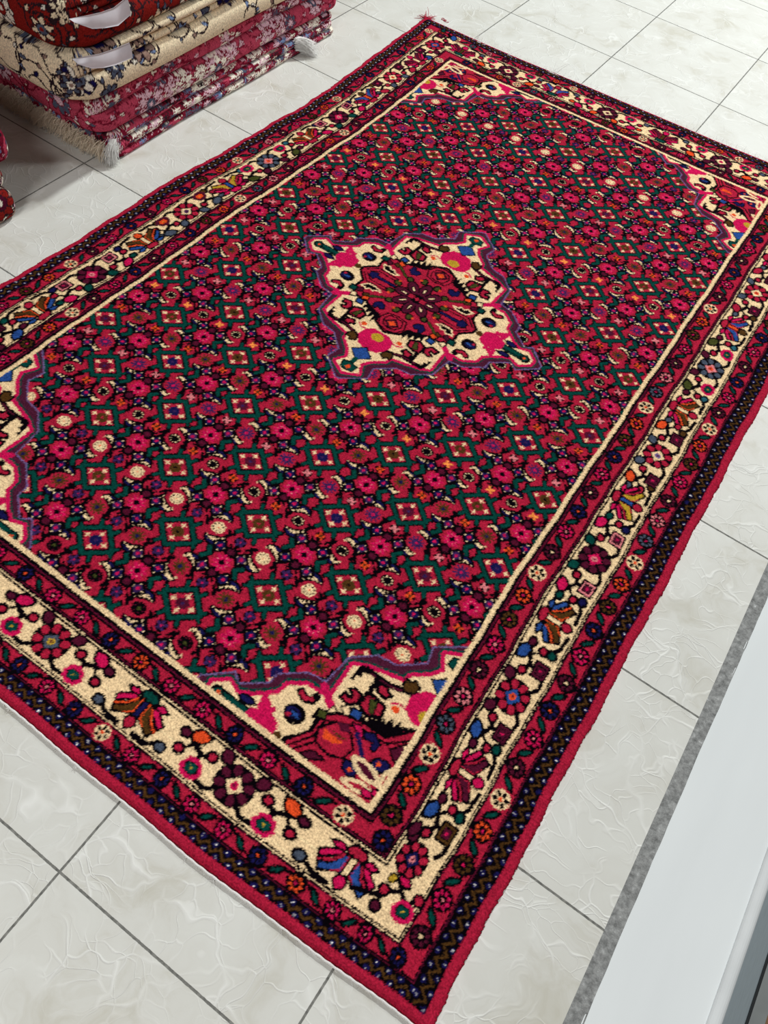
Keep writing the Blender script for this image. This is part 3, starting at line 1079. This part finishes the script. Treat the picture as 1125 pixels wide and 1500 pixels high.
side(B['front'], 179.0, 13.6)
small_dia('pink', 'green')
# guard stripe: brown zigzag with navy and white dots
for key, x0, x1 in (('front', 2.5, 189), ('far', 3, 189), ('left', 2.5, 301), ('right', 2.5, 301)):
    b = B[key]
    g0, g1 = b['g']
    g1 = b['mo'][0]
    mid = (g0 + g1) / 2
    h = (g1 - g0) / 2
    st = 2.7 if key in ('front', 'right') else 2.5
    n = int((x1 - x0) / st)
    side(b, 0, mid)
    pts = []
    for k in range(n * 2):
        pts.append((x0 + k * st / 2, (h * .45 if k % 2 else -h * .45)))
    cv_pts = pts
    for k in range(len(pts) - 1):
        cv.line([pts[k], pts[k + 1]], 'brown', .4)
    for k in range(n * 2):
        x = x0 + k * st / 2
        s = -1 if k % 2 else 1
        cv.ell(x, s * h * .62, .62, .5, 'navy', n=8)
        cv.ell(x, s * h * .62, .16, .16, 'white', n=6)


# ------------------------------------------------------------------ the open rug
def sstep(x):
    x = np.clip(x, 0, 1)
    return x * x * (3 - 2 * x)


def warp(s, t):
    dL = np.interp(t, [0, 60, 80, 103, 131, 147, 160, 176, 195, 211, 234, 265, 300],
                   [-.6, -.5, -.1, 1.1, 1.1, .9, 2.4, 3.3, 3.9, 5.2, 4.7, 2.9, 1.4])
    dL = dL + 0.18 * np.sin(t * .31) + .12 * np.sin(t * .83 + 1)
    w = np.clip(1 - s / 80, 0, 1)
    u = s + dL * w
    # field edge sits a little further right close to the near corner
    u = u + 1.9 * sstep((95 - t) / 70) * np.exp(-((s - 166) / 13.0) ** 2)
    u = u + .18 * np.sin(t * .17 + 2) * sstep((s - 120) / 60) + .1 * np.sin(t * .47) * sstep((s - 120) / 60)
    D = np.interp(s, [0, 30, 47, 78, 108, 137, 154, 193], [-3.9, -3.5, -2.9, -.9, .6, 1.8, 3.2, 4.6])
    v = t + D * np.clip((t - 185) / 117, 0, 1.05)
    v = v + 2.1 * sstep((s - 140) / 53) * np.clip(1 - t / 60, 0, 1)
    v = v + .12 * np.sin(s * .21) * np.clip(1 - t / 20, 0, 1)
    return u, v


KN = 0.26
ns, nt_ = int(RW / KN) + 1, int(RL / KN) + 1
S, Tt = np.meshgrid(np.linspace(0, RW, ns), np.linspace(0, RL, nt_))
u, v = warp(S, Tt)
wx = -0.245 + u / 100
wy = -3.345 + v / 100
edge = np.minimum(np.minimum(S, RW - S), np.minimum(Tt, RL - Tt))
sm = lambda a: (a + np.roll(a, 1, 0) + np.roll(a, 1, 1) + np.roll(a, -1, 0) + np.roll(a, -1, 1)) / 5
base = 0.0115 * np.sqrt(np.clip(1 - (1 - np.clip(edge / 0.9, 0, 1)) ** 2, 0, 1)) + .0008
nz = sm(rng.normal(0, 0.0006, S.shape))
wave = 0.0012 * np.sin(S * .11 + .6 * np.sin(Tt * .05)) * np.sin(Tt * .09) + .0012
z = base + nz * np.clip(edge, 0, 1) + wave * np.clip(edge / 3, 0, 1)
# colour lookup with the little raggedness of knots, 2 x 2 samples averaged
jx = rng.normal(0, .09, S.shape)
jy = rng.normal(0, .09, S.shape)
colr = np.zeros(S.shape + (3,))
for ox_, oy_ in ((-.06, -.06), (.06, -.06), (-.06, .06), (.06, .06)):
    ix = np.clip(((S + jx + ox_) * cv.res).astype(int), 0, cv.w - 1)
    iy = np.clip(((Tt + jy + oy_) * cv.res).astype(int), 0, cv.h - 1)
    colr += LIN[cv.a[iy, ix]]
colr /= 4
var = 1 + .10 * sm(rng.normal(0, 1, S.shape)) + .05 * np.repeat(rng.normal(0, 1, (nt_, 1)), ns, 1)
colr = np.clip(colr * var[..., None], 0.001, 1)
ragged = rng.normal(0, .0012, S.shape) * (edge < .3)
wx = wx + ragged
wy = wy + ragged * .6
idx = np.arange(ns * nt_).reshape(nt_, ns)
quads = np.stack([idx[:-1, :-1], idx[:-1, 1:], idx[1:, 1:], idx[1:, :-1]], -1).reshape(-1, 4)
# closed underside: border loop and one flat face row kept simple
rug = empty('hand_knotted_rug', (0.72, -1.85, 0.0))
tag(rug, 'large crimson hand-knotted rug with cream central medallion spread flat on the white tiles', 'rug')
verts = np.stack([wx, wy, z], -1).reshape(-1, 3)
# skirt down to the floor
loop = np.concatenate([idx[0, :], idx[1:, -1], idx[-1, -2::-1], idx[-2:0:-1, 0]])
low = verts[loop].copy()
low[:, 2] = 0.0002
nb = len(verts)
verts2 = np.vstack([verts, low])
k = np.arange(len(loop))
k2 = (k + 1) % len(loop)
skirt = np.stack([loop[k2], loop[k], nb + k, nb + k2], -1)
cols2 = np.vstack([colr.reshape(-1, 3), colr.reshape(-1, 3)[loop]])
mesh_obj('pile', verts2, np.vstack([quads, skirt]), M_WOOL, rug, True, cols2)


# strand bundles -------------------------------------------------------
def strands(name, starts, dirs, length, rad, mat, parent, seed=0, sag=0.0, curl_=0.25, segs=4, zmin=0.0006, hold=0.0):
    r = np.random.default_rng(seed)
    V, F = [], []
    for s0, d0 in zip(starts, dirs):
        p = np.array(s0, float)
        d = np.array(d0, float)
        d /= np.linalg.norm(d)
        L = length * r.uniform(.65, 1.15)
        base_i = len(V)
        bend = r.normal(0, curl_, 3)
        for q in range(segs + 1):
            rr_ = rad * (1 - .5 * q / segs)
            up = np.array([0, 0, 1.0])
            side_ = np.cross(d, up)
            if np.linalg.norm(side_) < 1e-3:
                side_ = np.array([1.0, 0, 0])
            side_ /= np.linalg.norm(side_)
            n2 = np.cross(side_, d)
            for a in (0, 2.094, 4.189):
                V.append(p + rr_ * (math.cos(a) * side_ + math.sin(a) * n2))
            step = L / segs
            d = d + bend / segs + np.array([0, 0, -sag])
            d /= np.linalg.norm(d)
            p = p + d * step
            if p[2] < zmin + rad and q > 0:
                p[2] = zmin + rad
                d[2] = max(d[2], 0)
        for q in range(segs):
            for a in range(3):
                i0 = base_i + q * 3 + a
                i1 = base_i + q * 3 + (a + 1) % 3
                F.append((i0, i1, i1 + 3, i0 + 3))
    return mesh_obj(name, np.array(V), np.array(F), mat, parent, True)


def edge_pt(s, t):
    a, b_ = warp(np.array(float(s)), np.array(float(t)))
    return -0.245 + float(a) / 100, -3.345 + float(b_) / 100


r5 = np.random.default_rng(5)
st_, di_ = [], []
for q in range(2300):
    s = r5.uniform(0, RW)
    x, y = edge_pt(s, RL)
    st_.append((x, y - .002, .003))
    di_.append((r5.normal(0, .55), 1, r5.normal(.12, .08)))
fr = strands('fringe', st_, di_, .030, .00038, M_COTTON, rug, 4, .02, .5)
tag(fr, 'thin wispy white fringe', kind='stuff')
# two stray white warp ends lying longer
st_, di_ = [], []
for s, n in ((62, 22), (43, 6), (28, 10)):
    x, y = edge_pt(s, RL)
    for q in range(n):
        st_.append((x + r5.normal(0, .012), y - .02, .013))
        di_.append((r5.normal(0, .9), 1, .05))
tag(strands('loose_thread', st_, di_, .07, .0007, M_COTTON, rug, 6, .05, .7), 'longer loose white threads', kind='stuff')
# woven white end cord along the near end
cv_s = np.linspace(0, 192.4, 900)
V, F = [], []
for q, s in enumerate(cv_s):
    x, y = edge_pt(s, 0)
    wv = .0012 * math.sin(q * .55)
    for a in range(6):
        t = a * math.pi / 3
        V.append((x, y - .0030 + .0025 * math.cos(t) + wv * .3, .0046 + .0024 * math.sin(t) + wv * .4))
for q in range(len(cv_s) - 1):
    for a in range(6):
        i0 = q * 6 + a
        i1 = q * 6 + (a + 1) % 6
        F.append((i0, i1, i1 + 6, i0 + 6))
tag(mesh_obj('end_cord', np.array(V), np.array(F), M_COTTON, rug), 'white woven end cord')
st_, di_ = [], []
for q in range(70):
    s = r5.uniform(0, 192)
    x, y = edge_pt(s, 0)
    st_.append((x, y - .004, .003))
    di_.append((r5.normal(0, .8), -1, r5.normal(0, .2)))
for s in (94.5, 113.3):
    for q in range(14):
        x, y = edge_pt(s + r5.normal(0, .15), 0)
        st_.append((x, y - .002, .005))
        di_.append((r5.normal(0, .4), -1, r5.normal(0, .2)))
tag(strands('warp_end', st_, di_, .009, .0005, M_COTTON, rug, 8, .05, .5), 'short white warp ends', kind='stuff')
# red tuft at the far left corner
x, y = edge_pt(0, RL)
st_ = [(x + r5.normal(0, .004), y + r5.normal(0, .004), .006) for q in range(40)]
di_ = [(r5.normal(0, 1), r5.normal(.5, .8), abs(r5.normal(.2, .3))) for q in range(40)]
strands('corner_tuft', st_, di_, .045, .0014, M_REDYARN, rug, 3, .15, .6)

# red snippet of yarn near that corner
yarn = []
for q in range(60):
    t = q / 59 * 4.2 * math.pi
    yarn.append((x + .045 + .028 * q / 59 + .008 * math.cos(t), y + .062 + .006 * math.sin(t) - .008 * q / 59, .0018))
V, F = [], []
for q, p in enumerate(yarn):
    for a in range(5):
        t = a * 2 * math.pi / 5
        V.append((p[0] + .0011 * math.cos(t), p[1] + .0011 * math.cos(t) * .5, p[2] + .0013 * math.sin(t)))
for q in range(len(yarn) - 1):
    for a in range(5):
        i0, i1 = q * 5 + a, q * 5 + (a + 1) % 5
        F.append((i0, i1, i1 + 5, i0 + 5))
o = mesh_obj('yarn_snippet', np.array(V), np.array(F), M_REDYARN)
tag(o, 'small curled snippet of red yarn on the tiles by the rug corner', 'thread')


# ------------------------------------------------------------------ folded rugs
def floral(w, h, ground, accents, vine, seed, dens=1.0, border=None):
    """all-over palmette and vine design; canvas w x h cm"""
    c = Canvas(w, h, 4, ground)
    r = np.random.default_rng(seed)
    for q in range(int(w * h / 80 * dens)):
        x, y, a = r.uniform(0, w), r.uniform(0, h), r.uniform(0, 6.28)
        c.at(x, y, a)
        R_ = r.uniform(5, 11)
        pts = [(R_ * math.cos(t) * (1 - t / 9), R_ * math.sin(t) * (1 - t / 9)) for t in np.linspace(0, 4.5, 14)]
        c.line(pts, vine, .55)
        for k in range(3):
            p = pts[2 + 4 * k]
            c.leaf(p[0], p[1], p[0] + r.uniform(-2.6, 2.6), p[1] + r.uniform(1, 3), .7, accents[int(r.integers(len(accents)))], vine, .3)
    for q in range(int(w * h / 120 * dens)):
        x, y, a = r.uniform(0, w), r.uniform(0, h), r.uniform(0, 6.28)
        c.at(x, y, a)
        R_ = r.uniform(3.0, 5.6)
        c1, c2, c3 = (accents[int(k_)] for k_ in r.integers(0, len(accents), 3))
        for k in range(9):
            t = 2 * math.pi * k / 9 + .2
            c.ell(R_ * .8 * math.cos(t), R_ * .8 * math.sin(t), R_ * .28, R_ * .2, c3, vine, .3, ang=t, n=8)
        n = int(r.integers(6, 9))
        for k in range(n):
            t = 2 * math.pi * k / n
            c.ell(R_ * .62 * math.cos(t), R_ * .62 * math.sin(t), R_ * .40, R_ * .25, c1, vine, .35, ang=t, n=9)
        c.ell(0, 0, R_ * .42, fill=c2, edge=vine, ew=.35)
        c.ell(0, 0, R_ * .18, fill=c3, n=6)
    if border:
        for (x0, x1, g2) in border:
            c.at(0, 0)
            c.poly([(x0, -1), (x1, -1), (x1, h + 1), (x0, h + 1)], g2)
            c.line([(x0, -1), (x0, h + 1)], 'black', .6)
            c.line([(x1, -1), (x1, h + 1)], 'black', .6)
            for q in range(int(h / 2.2)):
                c.at((x0 + x1) / 2, q * 5.2, 0)
                for k in range(6):
                    t = k * math.pi / 3
                    c.ell(1.2 * math.cos(t), 1.2 * math.sin(t), .7, .5, accents[(q + k) % len(accents)], vine, .3, ang=t, n=8)
    return c


PAL_EXTRA = dict(sand=(238, 219, 186), rust=(134, 32, 28), mauve=(224, 186, 198), dusk=(186, 70, 94), ltblue=(118, 138, 176), taupe=(150, 122, 110),
                 char=(44, 30, 36), ivory=(240, 232, 216), wine=(120, 24, 46), slate=(84, 92, 112))
for kx, vx in PAL_EXTRA.items():
    PAL[kx] = vx
    IDX[kx] = len(NAMES)
    NAMES.append(kx)
LIN = np.array([srgb(PAL[n]) for n in NAMES])


def slab_rug(name, label, x0, x1, y0, y1, z0, z1, layers, canvas, rc=.06, crease=.022, stretch=1.0, overhang=None, seed=0,
             group=None, crease_start=.08, wobble=.006, tilt=None, streak=0.0):
    """folded rug: rounded slab whose long front (x1) and far end show the stacked folds,
    the fold closing around the near end (y0). layers = fractions of the height."""
    H = z1 - z0
    r = np.random.default_rng(seed)
    # plan path, starting back-left, along the near end (-y), then front (+x), then far end
    path = []
    stp = .003
    def seg(ax, ay, bx, by):
        n = max(2, int(math.hypot(bx - ax, by - ay) / stp))
        for k in range(n):
            f = k / n
            path.append((ax + (bx - ax) * f, ay + (by - ay) * f))
    def arc(cx, cy, a0, a1, rad):
        n = max(3, int(abs(a1 - a0) * rad / stp))
        for k in range(n):
            a = a0 + (a1 - a0) * k / n
            path.append((cx + rad * math.cos(a), cy + rad * math.sin(a)))
    r2 = rc * .6
    seg(x0 + r2, y0, x1 - rc, y0)
    arc(x1 - rc, y0 + rc, -math.pi / 2, 0, rc)
    seg(x1, y0 + rc, x1, y1 - r2)
    arc(x1 - r2, y1 - r2, 0, math.pi / 2, r2)
    seg(x1 - r2, y1, x0 + r2, y1)
    arc(x0 + r2, y1 - r2, math.pi / 2, math.pi, r2)
    seg(x0, y1 - r2, x0, y0 + r2)
    arc(x0 + r2, y0 + r2, math.pi, 1.5 * math.pi, r2)
    P = np.array(path)
    n = len(P)
    T_ = np.roll(P, -1, 0) - np.roll(P, 1, 0)
    T_ /= np.linalg.norm(T_, axis=1)[:, None]
    N = np.stack([T_[:, 1], -T_[:, 0]], 1)
    arcl = np.concatenate([[0], np.cumsum(np.linalg.norm(np.diff(P, axis=0), axis=1))])
    nz_ = max(14, int(H / .0028))
    fz = np.linspace(0, 1, nz_ + 1)
    bounds = np.concatenate([[0], np.cumsum(layers) / sum(layers)])
    # front weight: folds visible on front, far end and back, not round the near end
    fw = sstep((P[:, 1] - (y0 + crease_start)) / .07) * np.ones(n)
    fw = np.maximum(fw, 0)
    full = 1 - np.sqrt(np.clip(1 - np.abs(2 * fz - 1) ** 3.2, 0, 1))
    lay = np.zeros_like(fz)
    for a, b_ in zip(bounds[:-1], bounds[1:]):
        m_ = (fz >= a - 1e-9) & (fz <= b_ + 1e-9)
        q = (fz[m_] - a) / (b_ - a)
        lay[m_] = 1 - np.sqrt(np.clip(1 - np.abs(2 * q - 1) ** 2.6, 0, 1))
    offs = np.zeros((nz_ + 1, n))
    lo = r.normal(0, 1, (len(layers), 4))
    for k in range(nz_ + 1):
        li = min(len(layers) - 1, int(np.searchsorted(bounds, fz[k] + 1e-9) - 1))
        wave_ = wobble * (np.sin(arcl * 3.1 + lo[li, 0] * 3) + .6 * np.sin(arcl * 7.3 + lo[li, 1] * 3)) + lo[li, 2] * .003
        near_push = .012 * np.sin(arcl * 9 + 1.3) * (1 - fw) * .4
        offs[k] = -((H * .30 * full[k]) * (1 - fw) + (crease * lay[k]) * fw) + wave_ * fw * .6 + near_push
        if overhang:
            offs[k] += overhang[li] * fw
    sagz = .004 * np.sin(arcl * 4.2 + seed) + .0025 * np.sin(arcl * 11 + seed)
    V = np.zeros((nz_ + 1, n, 3))
    V[..., 0] = P[None, :, 0] + N[None, :, 0] * offs
    V[..., 1] = P[None, :, 1] + N[None, :, 1] * offs
    V[..., 2] = z0 + H * fz[:, None] + sagz[None, :] * (4 * fz * (1 - fz))[:, None]
    if tilt is not None:
        V[..., 2] += tilt * (V[..., 1] - y0) * fz[:, None]
    # cloth coordinate up the profile
    prof = np.zeros((nz_ + 1, n))
    dxy = np.linalg.norm(np.diff(V, axis=0), axis=2)
    prof[1:] = np.cumsum(dxy, axis=0)
    li_ = np.clip(np.searchsorted(bounds, fz + 1e-9) - 1, 0, len(layers) - 1)
    cu = (arcl * 100)[None, :] * np.ones((nz_ + 1, 1)) * (1.0) + (li_ * 7.3)[:, None] * fw[None, :]
    cvv = prof * 100 * stretch + (li_ * 23.0)[:, None] * fw[None, :]
    jx_ = r.normal(0, .10, cu.shape)
    jy_ = r.normal(0, .10, cu.shape)
    if streak:
        jx_ = jx_ + streak * np.sin(cvv * 9 + cu) * fw[None, :]
    ix_ = ((cu + jx_) * canvas.res).astype(int) % canvas.w
    iy_ = ((cvv + jy_) * canvas.res).astype(int) % canvas.h
    C_ = LIN[canvas.a[iy_, ix_]]
    C_ = C_ * (1 + .12 * r.normal(0, 1, C_.shape[:2]))[..., None]
    idx_ = np.arange((nz_ + 1) * n).reshape(nz_ + 1, n)
    nx_ = np.roll(idx_, -1, 1)
    Q = np.stack([idx_[:-1], nx_[:-1], nx_[1:], idx_[1:]], -1).reshape(-1, 4)
    verts_ = V.reshape(-1, 3)
    cols_ = np.clip(C_, .002, 1).reshape(-1, 3)
    # caps: shrink rings inward
    extra_v, extra_c, extra_q = [], [], []
    start = len(verts_)
    cen = np.array([(x0 + x1) / 2, (y0 + y1) / 2])
    for lev, sgn in ((nz_, 1), (0, -1)):
        prev = idx_[lev]
        for f in (.93, .8, .55, .25, .02):
            ring_ = V[lev].copy()
            ring_[:, 0] = cen[0] + (ring_[:, 0] - cen[0]) * f
            ring_[:, 1] = cen[1] + (ring_[:, 1] - cen[1]) * f
            extra_v.append(ring_)
            ii_ = (np.abs(ring_[:, 0]) * 100 * canvas.res).astype(int) % canvas.w
            jj_ = (np.abs(ring_[:, 1]) * 100 * canvas.res).astype(int) % canvas.h
            extra_c.append(LIN[canvas.a[jj_, ii_]])
            cur = np.arange(start, start + n)
            start += n
            a_, b2 = prev, np.roll(prev, -1)
            c2, d2 = np.roll(cur, -1), cur
            q_ = np.stack([a_, b2, c2, d2], -1)
            extra_q.append(q_ if sgn == 1 else q_[:, ::-1])
            prev = cur
    verts_ = np.vstack([verts_] + extra_v)
    cols_ = np.vstack([cols_] + extra_c)
    Q = np.vstack([Q] + extra_q)
    root = empty(name, ((x0 + x1) / 2, (y0 + y1) / 2, z0))
    tag(root, label, 'rug', group)
    body = mesh_obj('folded_pile', verts_, Q, M_WOOL2, root, True, cols_)
    return root


dusk = floral(150, 60, 'dusk', ['mauve', 'mauve', 'slate', 'ivory', 'mauve'], 'wine', 21, 1.3)
dusk2 = floral(150, 60, 'dusk', ['mauve', 'ltblue', 'ivory', 'wine', 'ivory', 'char', 'slate'], 'wine', 22, 3.2)
sand = floral(150, 60, 'sand', ['slate', 'taupe', 'navy', 'ivory', 'ltblue'], 'char', 23, .75)
rust = floral(150, 60, 'rust', ['sand', 'char', 'ivory', 'slate', 'rust'], 'char', 24, .9)
dark = floral(150, 60, 'char', ['maroon', 'mauve', 'taupe', 'dusk'], 'maroon', 25, 1.0)
brick = floral(150, 60, 'taupe', ['maroon', 'mauve', 'rust', 'ivory'], 'char', 26, 1.4)

YB = -0.72
r1 = slab_rug('folded_rug', 'thinly folded wine and ivory rug with white fringe at the bottom of the tall stack',
              -1.35, -0.43, -1.935, YB, 0.0, .083, [.9, 1.0, 1.0], dusk2, rc=.05, crease=.019, seed=1, crease_start=.0,
              overhang=[0.0, -.004, -.010], streak=.9)
r2 = slab_rug('folded_rug', 'raspberry pink folded rug in the tall stack, between the fringed rug and the cream one',
              -1.35, -0.437, -1.965, -.70, .085, .205, [1.15, .85], dusk, rc=.075, crease=.040, seed=2, crease_start=-.01, streak=.5,
              overhang=[.004, -.008])
r3 = slab_rug('folded_rug', 'cream folded rug with dark vines in the tall stack, resting on the pink one',
              -1.40, -0.425, -2.030, -.62, .207, .345, [1.2, .5, .5], sand, rc=.11, crease=.040, seed=3, crease_start=.025,
              overhang=[.004, -.010, -.006])
r4 = slab_rug('folded_rug', 'rust red folded rug with scrolls in the tall stack, resting on the cream one',
              -1.40, -0.440, -2.010, -.62, .347, .480, [1.2, .5, .5], rust, rc=.11, crease=.040, seed=4, crease_start=.03,
              overhang=[.004, -.010, -.006])
r6 = slab_rug('folded_rug', 'dark wine folded rug, topmost of the tall stack, partly out of view',
              -1.40, -0.50, -1.93, -.62, .482, .60, [1.0, 1.0], dark, rc=.10, crease=.03, seed=5, crease_start=.06)


# fringe of the lowest rug: thick along its near end, a tassel at each end of the front
st_, di_ = [], []
for q in range(330):
    cx = r5.uniform(-1.3, -.462)
    cz = r5.uniform(.030, .062)
    cd = (r5.normal(.1, .45), -1, r5.normal(.0, .3))
    for k in range(13):
        st_.append((cx + r5.normal(0, .003), -1.925 + r5.normal(0, .004), cz + r5.normal(0, .003)))
        di_.append((cd[0] + r5.normal(0, .16), -1, cd[2] + r5.normal(0, .16)))
tag(strands('fringe', st_, di_, .056, .0012, M_COTTON_WARM, r1, 9, .26, .42, 5, .003), 'thick cream fringe at the near end', kind='stuff')
st_, di_ = [], []
for q in range(520):
    a = r5.uniform(0, 1)
    st_.append((-.447 + .012 * a + r5.normal(0, .003), -1.912 + r5.normal(0, .006), .040 + .03 * r5.uniform()))
    di_.append((.25 + r5.normal(0, .25), -1, r5.normal(-.1, .2)))
tag(strands('tassel', st_, di_, .060, .0009, M_COTTON, r1, 10, .40, .3, 5, .002), 'white fringe tassel', kind='stuff')
st_, di_ = [], []
for q in range(520):
    st_.append((-.432 + r5.normal(0, .004), -.975 + r5.normal(0, .006), .045 + .022 * r5.uniform(-1, 1)))
    di_.append((.75 + r5.normal(0, .2), 1.0, r5.normal(-.05, .15)))
tag(strands('tassel', st_, di_, .085, .0010, M_COTTON, r1, 12, .16, .25, 6, .003), 'white fringe tassel', kind='stuff')


def ribbon(parent, pts, width_vec, name='cloth_tag'):
    """soft flat label: grid swept from a centre line, with real thickness"""
    pts = np.array(pts, float)
    wv = np.array(width_vec, float)
    m_ = 9
    V, F = [], []
    n = len(pts)
    for lay_ in (0, 1):
        for k in range(n):
            for j in range(m_):
                f = j / (m_ - 1)
                p = pts[k] + wv[k] * (f - .5)
                bow = .003 * math.sin(f * math.pi)
                V.append(p + np.array([bow + lay_ * .0012, 0, 0]))
    g = lambda l_, k, j: l_ * n * m_ + k * m_ + j
    for l_ in (0, 1):
        for k in range(n - 1):
            for j in range(m_ - 1):
                q = (g(l_, k, j), g(l_, k, j + 1), g(l_, k + 1, j + 1), g(l_, k + 1, j))
                F.append(q if l_ else q[::-1])
    for k in range(n - 1):
        F.append((g(0, k, 0), g(0, k + 1, 0), g(1, k + 1, 0), g(1, k, 0)))
        F.append((g(0, k, m_ - 1), g(1, k, m_ - 1), g(1, k + 1, m_ - 1), g(0, k + 1, m_ - 1)))
    for j in range(m_ - 1):
        F.append((g(0, 0, j), g(1, 0, j), g(1, 0, j + 1), g(0, 0, j + 1)))
        F.append((g(0, n - 1, j), g(0, n - 1, j + 1), g(1, n - 1, j + 1), g(1, n - 1, j)))
    return mesh_obj(name, V, F, M_CLOTH, parent)


for root, pts, wv in (
        (r3, [(-.418, -1.80, .312), (-.411, -1.875, .320), (-.412, -1.92, .326), (-.420, -1.955, .332), (-.440, -1.99, .338)],
         [(-.003, 0, .042), (-.004, 0, .042), (-.004, 0, .038), (-.004, 0, .034), (-.004, -.012, .018)]),
        (r4, [(-.430, -1.77, .420), (-.420, -1.832, .414), (-.420, -1.88, .420), (-.426, -1.92, .426), (-.448, -1.965, .436)],
         [(-.003, 0, .046), (-.004, 0, .046), (-.004, 0, .040), (-.004, 0, .034), (-.004, -.012, .012)])):
    tag(ribbon(root, pts, wv), 'white cloth label')

# second pile at the left border of the photo
s1 = slab_rug('folded_rug', 'brown patterned folded rug on the floor at the left edge, below the violet-pink one',
              -1.35, -.435, -3.1, -2.305, 0.0, .176, [1, .9], brick, rc=.05, crease=.03, seed=8, crease_start=.1)
s2_ = slab_rug('folded_rug', 'violet-pink folded rug at the left edge, on top of the brown one',
               -1.35, -.420, -3.1, -2.275, .178, .282, [1], dusk2, rc=.05, crease=.03, seed=9, crease_start=.1)
shade_rug = slab_rug('folded_rug', 'added rust red folded rug, unseen on top of the small pile, shading the gap between the piles',
               -1.35, -.47, -3.1, -2.35, .284, .50, [1, 1], rust, rc=.08, crease=.03, seed=10, crease_start=.1)  # unseen rug, added to keep the gap between the piles in shade
